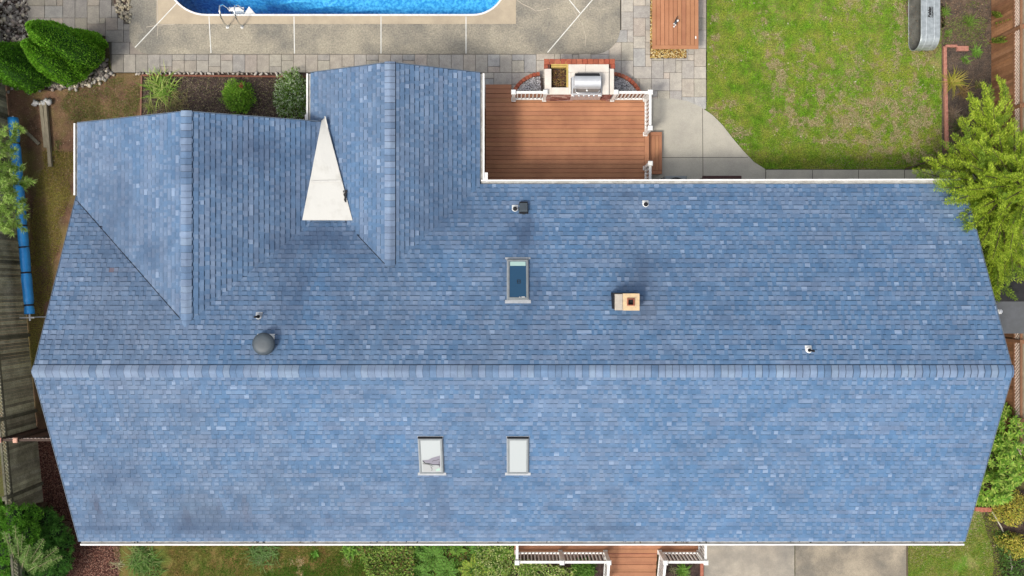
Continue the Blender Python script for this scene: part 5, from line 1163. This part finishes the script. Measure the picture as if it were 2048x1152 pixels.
for a_,b_,n_ in ((740,1105,180),(770,1140,160),(700,1098,120),(800,1100,150),(1000,1105,150),(985,1140,160),(1060,1140,140)):
    clump('leafy_perennial',a_,b_,n_,.30,[(.16,.34,.04),(.28,.44,.07),(.10,.22,.03)],{740:'leafy green clump left of the ferns by the gutter',770:'lower leafy green clump just left of the ferns',700:'leafy tuft where lawn meets the ground cover',800:'leafy green clump touching the leftmost ferns',1000:'leafy clump in the cream ground cover by the gutter',985:'leafy clump in the cream ground cover at the picture edge',1060:'leafy clump below the left porch railing'}[a_],'plant',.026,group='leafy clumps in the front bed',r0=.25)
def fern(px,py,L,nf,label,pal):
    c=Vector((*W(px,py,.2)[:2],0)); th=thing('fern',label,'fern',tuple(c),'ferns in the front bed'); Ps=[];Ds=[];Ls=[]; mb=MB()
    for k in range(nf):
        a=k*6.283/nf+random.uniform(-.2,.2); l=L*random.uniform(.75,1.1); H=Vector((math.cos(a),math.sin(a),0)); S=Vector((-H.y,H.x,0)); pts=[]
        for i in range(22):
            t=i/21; p=c+H*l*t*.9+Vector((0,0,l*(.9*t-.75*t*t)+.03)); pts.append(p)
            if t>.08:
                w_=L*.20*math.sin(math.pi*min(1,t*.95+.05))**.7
                for sg in (1,-1): Ps.append(p); Ds.append(S*sg+H*.35); Ls.append(w_)
        mb.tube(pts,.005,4)
    V,Fq=flatleaf(np.array(Ps),np.array(Ds),np.array(Ls),.028,.2); fast('frond',V,Fq,colmix(len(Ps),pal,sd=.1),MT['leaf'],th); mb.build('stalk',mat('fern_stalk'+str(px),(.15,.25,.05)),th)
FP=[(.12,.28,.03),(.17,.35,.05),(.08,.20,.02)]
fern(866,1116,.62,13,'large bright fern in the middle of the front bed',FP); fern(835,1150,.5,11,'fern at the lower left of the fern group',FP); fern(893,1145,.55,11,'fern at the bottom centre of the fern group',FP)
fern(840,1098,.42,10,'small fern half under the gutter at the left',FP); fern(945,1142,.6,12,'yellow-green fern nearest the cream ground cover',[(.26,.38,.04),(.20,.33,.03),(.36,.42,.06)]); fern(955,1100,.42,10,'small arching fern by the gutter at the right',FP)
fern(915,1100,.36,9,'small light fern tucked below the gutter',[(.16,.30,.03)])
leafy('hosta_plant',1168,1139,0,.36,.30,.32,900,.11,.05,[(.10,.22,.03),(.15,.28,.05),(.08,.18,.02)],'low domed green plant just left of the porch steps','plant',stem=False)
clump('ornamental_grass',1366,1141,150,.30,[(.12,.26,.03),(.18,.32,.05)],'small green tuft in the mulch right of the porch steps','plant',.016)
clump('ornamental_grass',1345,1139,40,.22,[(.30,.27,.16),(.2,.22,.1)],'dry straw tuft in the mulch right of the porch steps','plant',.009)
# right-hand shrubs
def whorl(name,centers,label,cat,pal,L,wd,loc,group=None,per=9,core=None):
    th=thing(name,label,cat,loc,group); Ps=[];Ds=[]
    for (c,up) in centers:
        m=per+random.randint(-2,2)
        for k in range(m):
            a=k*6.283/m+random.random()*.5; Ps.append(c); Ds.append((math.cos(a),math.sin(a),random.uniform(-.15,.5)))
    P=np.array(Ps)+rng.normal(size=(len(Ps),3))*.008; V,Fq=flatleaf(P,np.array(Ds),L*(.7+.5*rng.random(len(Ps))),wd,.25); fast('foliage',V,Fq,colmix(len(Ps),pal,sd=.14),MT['leaf'],th); return th
def domecenters(cx,cy,z0,rx,ry,h,n,seed):
    R=random.Random(seed); out=[]
    for _ in range(n):
        a=R.random()*6.283; q=R.random()**.5; r_=1+.25*mnoise.noise(Vector((math.cos(a)*q*2.5+seed,math.sin(a)*q*2.5,0)))*2; z=z0+h*math.sqrt(max(0,1-q*q))*R.uniform(.72,1.05)*r_
        out.append(((cx+math.cos(a)*rx*q,cy+math.sin(a)*ry*q,max(.1,z)),1))
    return out
RP=[(.24,.44,.05),(.15,.32,.03),(.36,.54,.08),(.10,.22,.03),(.46,.56,.12)]
for k,(a,b,z,rx,ry,h,n,lab) in enumerate(((2018,860,.2,.75,.8,1.5,190,'upper glossy broadleaf shrub beside the right end of the roof'),(2030,925,.2,.85,.75,1.5,190,'middle glossy broadleaf shrub beside the right end of the roof'),(1985,975,.1,.7,.65,1.2,170,'lowest glossy broadleaf shrub, above the red brick row'))):
    c=W(a,b,h*.7); th=whorl('broadleaf_shrub',domecenters(c[0],c[1],z,rx,ry,h,n,k+1),lab,'shrub',RP,.16,.052,(c[0],c[1],0),'glossy shrubs along the right side of the house')
    mb=MB(); R=random.Random(k)
    for _ in range(12):
        t=R.random()*6.28; q=R.uniform(.3,.8); mb.tube([(c[0],c[1],0),(c[0]+math.cos(t)*rx*q*.6,c[1]+math.sin(t)*ry*q*.6,h*.5),(c[0]+math.cos(t)*rx*q,c[1]+math.sin(t)*ry*q,h*.85)],[.03,.02,.008],6)
    mb.build('stem',MT['bark'],th)
YP=[(.52,.48,.07),(.60,.44,.08),(.32,.40,.06),(.68,.56,.12),(.22,.30,.05)]
leafy('golden_shrub',2030,1020,0,.62,.62,.8,2600,.07,.032,YP,'yellow and orange-tinged shrub below the glossy shrubs','shrub')
leafy('golden_shrub',2040,1095,0,.48,.40,.6,1400,.07,.032,YP,'smaller golden shrub in the lower right corner','shrub')
leafy('golden_shrub',2020,1085,0,.40,.25,.55,900,.06,.03,YP,'golden shrub spur beside the pale hose','shrub')
scatterleaf('hedge_ground_cover',WP([(1985,1060),(2012,1060),(2048,1120),(2048,1170),(2000,1170),(1992,1110)]),1500,.09,.035,[(.08,.16,.03),(.12,.24,.04),(.04,.09,.015)],'dark green leaves spilling over the pale hose',h=.3,seed=8)
# clipped evergreens, top left
def arborvitae(px,py,r,h,label,seed,pal):
    c=Vector((*W(px,py,0)[:2],0)); th=thing('clipped_evergreen',label,'evergreen',tuple(c),'clipped evergreens in the corner bed')
    def R_(t): return r*(min(1,(t*3.2+.55))*(1-t)**.62*1.12)
    n=15000; t=rng.random(n)**1.1*.99; a=rng.random(n)*6.283
    lump=np.array([1+.30*mnoise.noise(Vector((math.cos(q)*2.2+seed,math.sin(q)*2.2,w_*h*1.1)))+.09*mnoise.noise(Vector((math.cos(q)*9+seed,math.sin(q)*9,w_*h*6))) for q,w_ in zip(a,t)])
    rad=np.array([R_(q) for q in t])*lump*(1-.10*rng.random(n)); P=np.stack([c.x+np.cos(a)*rad,c.y+np.sin(a)*rad,.08+t*h],1)
    D=np.stack([np.cos(a)*.55,np.sin(a)*.55,np.full(n,.9)],1)+rng.normal(size=(n,3))*.35
    V,Fq=flatleaf(P,D,.070*(.6+.7*rng.random(n)),.030,.7); fast('crown',V,Fq,colmix(n,pal,sd=.2),MT['needle'],th)
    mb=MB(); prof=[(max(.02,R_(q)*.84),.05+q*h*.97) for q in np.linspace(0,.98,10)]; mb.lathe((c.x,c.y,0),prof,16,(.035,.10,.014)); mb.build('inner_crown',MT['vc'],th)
    mb=MB(); mb.tube([c,c+Vector((0,0,h*.5))],.05,8); mb.build('trunk',MT['bark'],th)
AP=[(.24,.54,.04),(.17,.42,.03),(.34,.64,.06),(.09,.22,.02)]; AD=[(.16,.40,.03),(.11,.29,.024),(.22,.50,.045),(.06,.16,.016)]
arborvitae(178,116,.72,3.1,'tallest bright green clipped evergreen, nearest the patio',1,AP)
arborvitae(152,138,.70,2.6,'bright green clipped evergreen in the middle of the bed',4,AP)
arborvitae(196,98,.42,1.5,'narrow green evergreen tucked against the patio side',9,AP)
arborvitae(78,148,.80,2.5,'darker rounded evergreen nearest the left fence',6,AD)
arborvitae(52,132,.55,1.6,'low dark evergreen behind the rounded one, at the picture edge',7,AD)
# feathery sprays
def spray(P_,D_,L_,origin,dirn,length,sub=.5,gap=.10,lf=.10,droop=.15,rnd=None):
    R=rnd or random; d=Vector(dirn).normalized(); o=Vector(origin); n=max(3,int(length/gap)); side=d.cross(Vector((0,0,1))).normalized()
    for i in range(1,n+1):
        t=i/n; p=o+d*length*t+Vector((0,0,-droop*t*t*length))
        sl=length*sub*(1-t*.85)*R.uniform(.7,1.1)+.05
        for sg in (1,-1):
            sd=(d*.95+side*sg*R.uniform(.5,.75)+Vector((0,0,R.uniform(-.1,.22)))).normalized(); m=max(2,int(sl/.026)); s2=sd.cross(Vector((0,0,1))).normalized()
            for k in range(m):
                u=k/m; q=p+sd*sl*u
                for s3 in (1,-1):
                    P_.append(tuple(q)); D_.append(tuple(sd*1.0+s2*s3*.42+Vector((R.gauss(0,.10),R.gauss(0,.10),R.gauss(.06,.15))))); L_.append(lf*(1-.4*u))
def sprays_to(name,P_,D_,L_,pal,parent,wd=.017,zref=None,dark=None):
    P=np.array(P_); n=len(P); V,Fq=leafmesh(P,np.array(D_),np.array(L_)*(.7+.6*rng.random(n)),wd); return fast(name,V,Fq,colmix(n,pal,sd=.16),MT['needle'],parent)
jx,jy=15.0,3.0
ju=thing('juniper_tree','large feathery lime-green conifer overhanging the right end of the roof','tree',(jx,jy,0))
P_,D_,L_=[],[],[]; Pd,Dd,Ld=[],[],[]; mb=MB(); mt=MB(); R=random.Random(21)
mt.tube([(jx,jy,0),(jx+.05,jy+.02,1.5),(jx+.1,jy,3.0),(jx+.1,jy+.1,4.1)],[.16,.12,.08,.03],10); mt.build('trunk',MT['bark'],ju)
tgt=[]
for k in range(130):
    z=R.uniform(.5,3.5); a=R.random()*6.283; l=R.uniform(.9,1.55)*(1-.13*z)+.25; tgt.append((Vector((jx,jy,z)),Vector((math.cos(a),math.sin(a),R.uniform(.12,.65))),l))
# long leaders seen in the photo: (tip px,py,z)
for (a,b,z,s) in ((1836,342,2.3,1),(1868,322,2.5,1),(1905,300,2.2,1),(1880,375,3.15,1),(1900,400,3.2,1),(1920,440,3.2,1),(1950,210,2.5,1),(1975,185,2.7,.8),(2012,165,2.7,.7),(1925,240,2.6,1),(1960,490,3.3,1),(1985,520,3.2,1),(2010,555,2.8,1),(2020,500,3.6,1),(1985,300,3.6,1),(1940,330,3.4,1),(2040,440,3.9,1),(1930,380,3.5,1),(1955,420,3.6,1),(2030,240,3.2,1),(2000,430,3.9,1),(1985,570,2.4,.5),(1995,600,2.6,.4),(2045,330,3.6,1),(1912,270,2.4,.8),(1960,260,3.0,1),(1945,455,3.4,1),(2046,560,2.8,.8),(1890,350,3.0,1),(1975,375,3.9,1),(1995,250,3.0,.9),(2000,350,3.9,1),(2030,390,4.0,1),(2047,480,3.9,1),(2046,520,3.4,1),(2044,280,3.4,1),(2030,310,3.8,1),(1965,350,3.8,1),(2010,400,4.2,1),(2044,360,4.2,1),(2020,460,4.0,1),(1990,470,3.6,1),(2025,545,3.0,1),(1955,285,3.4,1),(1925,285,2.8,1),(1960,200,2.6,.6),(1985,205,2.8,.8),(2000,585,2.4,.6)):
    tip=Vector(W(a,b,z)); base=Vector((jx,jy,max(.6,z-1.0))); st_=base.lerp(tip,.25); tgt.append((st_,tip-st_,(tip-st_).length))
for k,(o,d,l) in enumerate(tgt):
    d=d.normalized(); e=o+d*l; mb.tube([o,o+d*l*.5+Vector((0,0,.05)),e],[.022,.013,.005],5,(1,1,1))
    n2=max(2,int(l/.28))
    for i in range(n2):
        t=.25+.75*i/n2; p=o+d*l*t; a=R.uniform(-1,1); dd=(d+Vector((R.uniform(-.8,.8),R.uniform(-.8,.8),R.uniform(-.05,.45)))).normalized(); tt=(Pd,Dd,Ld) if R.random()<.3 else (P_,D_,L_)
        spray(*tt,p,dd,R.uniform(.35,.62),sub=.36,gap=.075,rnd=R)
    spray(P_,D_,L_,o+d*l*.45,d,l*.55,sub=.38,gap=.08,rnd=R)
mb.build('branch',MT['bark'],ju)
sprays_to('crown',P_,D_,L_,[(.44,.58,.05),(.32,.46,.035),(.60,.70,.09),(.20,.31,.03)],ju); sprays_to('darker_crown',Pd,Dd,Ld,[(.20,.32,.035),(.14,.22,.025),(.27,.40,.05)],ju)  # random share of the sprays in a darker green palette
# small arborvitae volunteers against the fence
for (a,b,c_,d_) in ((1985,30,2004,29),(1988,52,2026,42),(1982,84,2008,78)):
    o=Vector(W(a,b,.1)); e=Vector(W(c_,d_,1.0)); P2,D2,L2=[],[],[]; R2=random.Random(a)
    for q in range(3): spray(P2,D2,L2,o,(e-o)+Vector((R2.uniform(-.1,.1),R2.uniform(-.1,.1),0)),(e-o).length*R2.uniform(.8,1),sub=.22,gap=.06,rnd=R2,droop=0)
    th=thing('evergreen_seedling',{1985:'upper slim evergreen seedling against the right fence',1988:'middle slim evergreen seedling reaching up the right fence',1982:'lower slim evergreen seedling beside the fence post'}[a],'seedling',(o.x,o.y,0),'evergreen seedlings at the right fence')
    sprays_to('foliage',P2,D2,L2,[(.22,.36,.05),(.12,.22,.03),(.4,.42,.08)],th); mb=MB(); mb.tube([(o.x,o.y,0),e],[.012,.004],5); mb.build('stem',MT['bark'],th)
# pine reaching in from the left
pn=thing('pine_tree','pale green pine branches reaching over the blue pool cover','tree',(-17.6,3.6,0))
P_,D_,L_=[],[],[]; mb=MB(); R=random.Random(5); mt=MB(); mt.tube([(-17.6,3.6,0),(-17.55,3.6,4.4)],[.14,.04],10); mt.build('trunk',MT['bark'],pn)
for (a,b,z) in ((28,252,2.2),(40,262,2.2),(12,290,2.4),(28,300,2.4),(8,330,2.5),(30,330,2.3),(25,355,2.4),(62,362,2.1),(50,372,2.1),(10,380,2.6),(28,385,2.5),(40,400,2.3),(15,420,2.6),(50,430,2.1),(30,440,2.4),(45,455,2.2),(8,455,2.6),(25,465,2.4),(0,310,2.8),(0,360,2.8),(0,410,2.8),(5,270,2.6),(40,340,2.3),(18,345,2.6),(35,420,2.5),(18,440,2.6),(20,400,2.8),(-10,290,2.8),(-12,340,2.9),(-12,390,2.9),(-8,440,2.8)):
    tip=Vector(W(a,b,z)); base=Vector((-17.58,3.6,z-.7)); d=(tip-base).normalized(); mb.tube([base,tip],[.02,.006],5)
    for j in range(7):
        p=tip-d*.09*j; s_=Vector((R.uniform(-.14,.14),R.uniform(-.14,.14),R.uniform(-.05,.08))) if j else Vector((0,0,0)); p=p+s_
        ax_=(d+Vector((R.uniform(-.7,.7),R.uniform(-.9,.5),R.uniform(-.1,.4)))).normalized()
        for q in range(42):
            dd=(ax_*R.uniform(.5,1.2)+Vector((R.gauss(0,.45),R.gauss(0,.45),R.gauss(0,.3)))); P_.append(tuple(p)); D_.append(tuple(dd)); L_.append(.19)
mb.build('branch',MT['bark'],pn); sprays_to('needles',P_,D_,L_,[(.42,.60,.14),(.34,.52,.11),(.58,.70,.26),(.22,.36,.07)],pn,wd=.020)
# bottom-left pines: round tufted clouds of needles
def tuftpine(label,cs,pal,seed,L=.10):
    R=random.Random(seed); c0=cs[0]; b=W(c0[0],c0[1],c0[2]); th=thing('mugo_pine',label,'pine',(b[0],b[1],0),'dark pines in the lower left corner'); P_,D_,L_=[],[],[]; mb=MB(); core=MB()
    for (a,b_,z,r) in cs:
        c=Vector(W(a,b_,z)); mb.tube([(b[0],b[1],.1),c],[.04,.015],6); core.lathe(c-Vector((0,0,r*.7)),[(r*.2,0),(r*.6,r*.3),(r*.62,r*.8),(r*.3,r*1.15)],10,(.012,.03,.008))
        for k in range(int(150*r/.4)):
            v=Vector((R.gauss(0,1),R.gauss(0,1),abs(R.gauss(0,1))*.9)).normalized(); rr=r*(1+.3*mnoise.noise(v*2.5+Vector((a,0,0)))); p=c+Vector((v.x*rr,v.y*rr,v.z*rr*.8))*R.uniform(.8,1)
            for q in range(16):
                P_.append(tuple(p+Vector((R.gauss(0,.012),)*3))); D_.append(tuple(v*.6+Vector((R.gauss(0,.6),R.gauss(0,.6),R.gauss(.25,.4))))); L_.append(L)
    mb.build('branch',MT['bark'],th); core.build('inner_crown',MT['vc'],th); sprays_to('needles',P_,D_,L_,pal,th,wd=.014)
MP=[(.14,.38,.035),(.10,.28,.025),(.22,.50,.05),(.07,.18,.02)]
tuftpine('bright green tufted pine at the left picture edge below the fence',[(30,1035,1.7,.45),(-5,1050,1.7,.45),(55,1060,1.5,.42),(10,1095,1.6,.45),(60,1030,1.4,.38),(5,1125,1.4,.45),(-10,1015,1.5,.4)],MP,3)
tuftpine('dark green tufted pine in the mulch near the roof corner',[(110,1060,.9,.42),(92,1040,1.0,.4),(128,1085,.7,.38),(100,1100,.9,.42),(75,1085,1.2,.4),(122,1120,.7,.4),(85,1125,1.0,.42),(50,1140,1.1,.42),(110,1150,.6,.42)],[(.09,.26,.045),(.06,.18,.03),(.14,.34,.06)],4)
sx=thing('spruce_branches','young spruce with long pale-green spreading branches in front of the pines','tree',(*W(50,1130)[:2],0)); P_,D_,L_=[],[],[]; mb=MB(); R=random.Random(9)
base=Vector(W(44,1150,.8))
for (a,b,z) in ((8,1062,2.3),(30,1050,2.3),(45,1068,2.2),(88,1078,2.1),(85,1105,2.0),(118,1095,1.7),(105,1118,1.8),(60,1090,2.3),(20,1090,2.3),(75,1130,2.0),(125,1112,1.6),(50,1110,2.4),(35,1075,2.3)):
    tip=Vector(W(a,b,z)); d=(tip-base); mb.tube([base,base.lerp(tip,.5)+Vector((0,0,.06)),tip],[.02,.012,.004],5); l=d.length; d.normalize()
    for j in range(9):
        p=base+d*l*(.35+.65*j/9)
        for sg in (1,-1):
            sd=(d*.8+d.cross(Vector((0,0,1))).normalized()*sg*.8).normalized(); sl=.30*(1-j/11)
            for q in range(12):
                pp=p+sd*sl*q/12
                for e in range(3): P_.append(tuple(pp)); D_.append(tuple(sd*.8+Vector((R.gauss(0,.5),R.gauss(0,.5),R.gauss(.2,.3))))); L_.append(.075)
mb.build('branch',mat('pale_twig',(.30,.27,.16)),sx); sprays_to('needles',P_,D_,L_,[(.26,.42,.12),(.17,.30,.07),(.40,.55,.20)],sx,wd=.012)
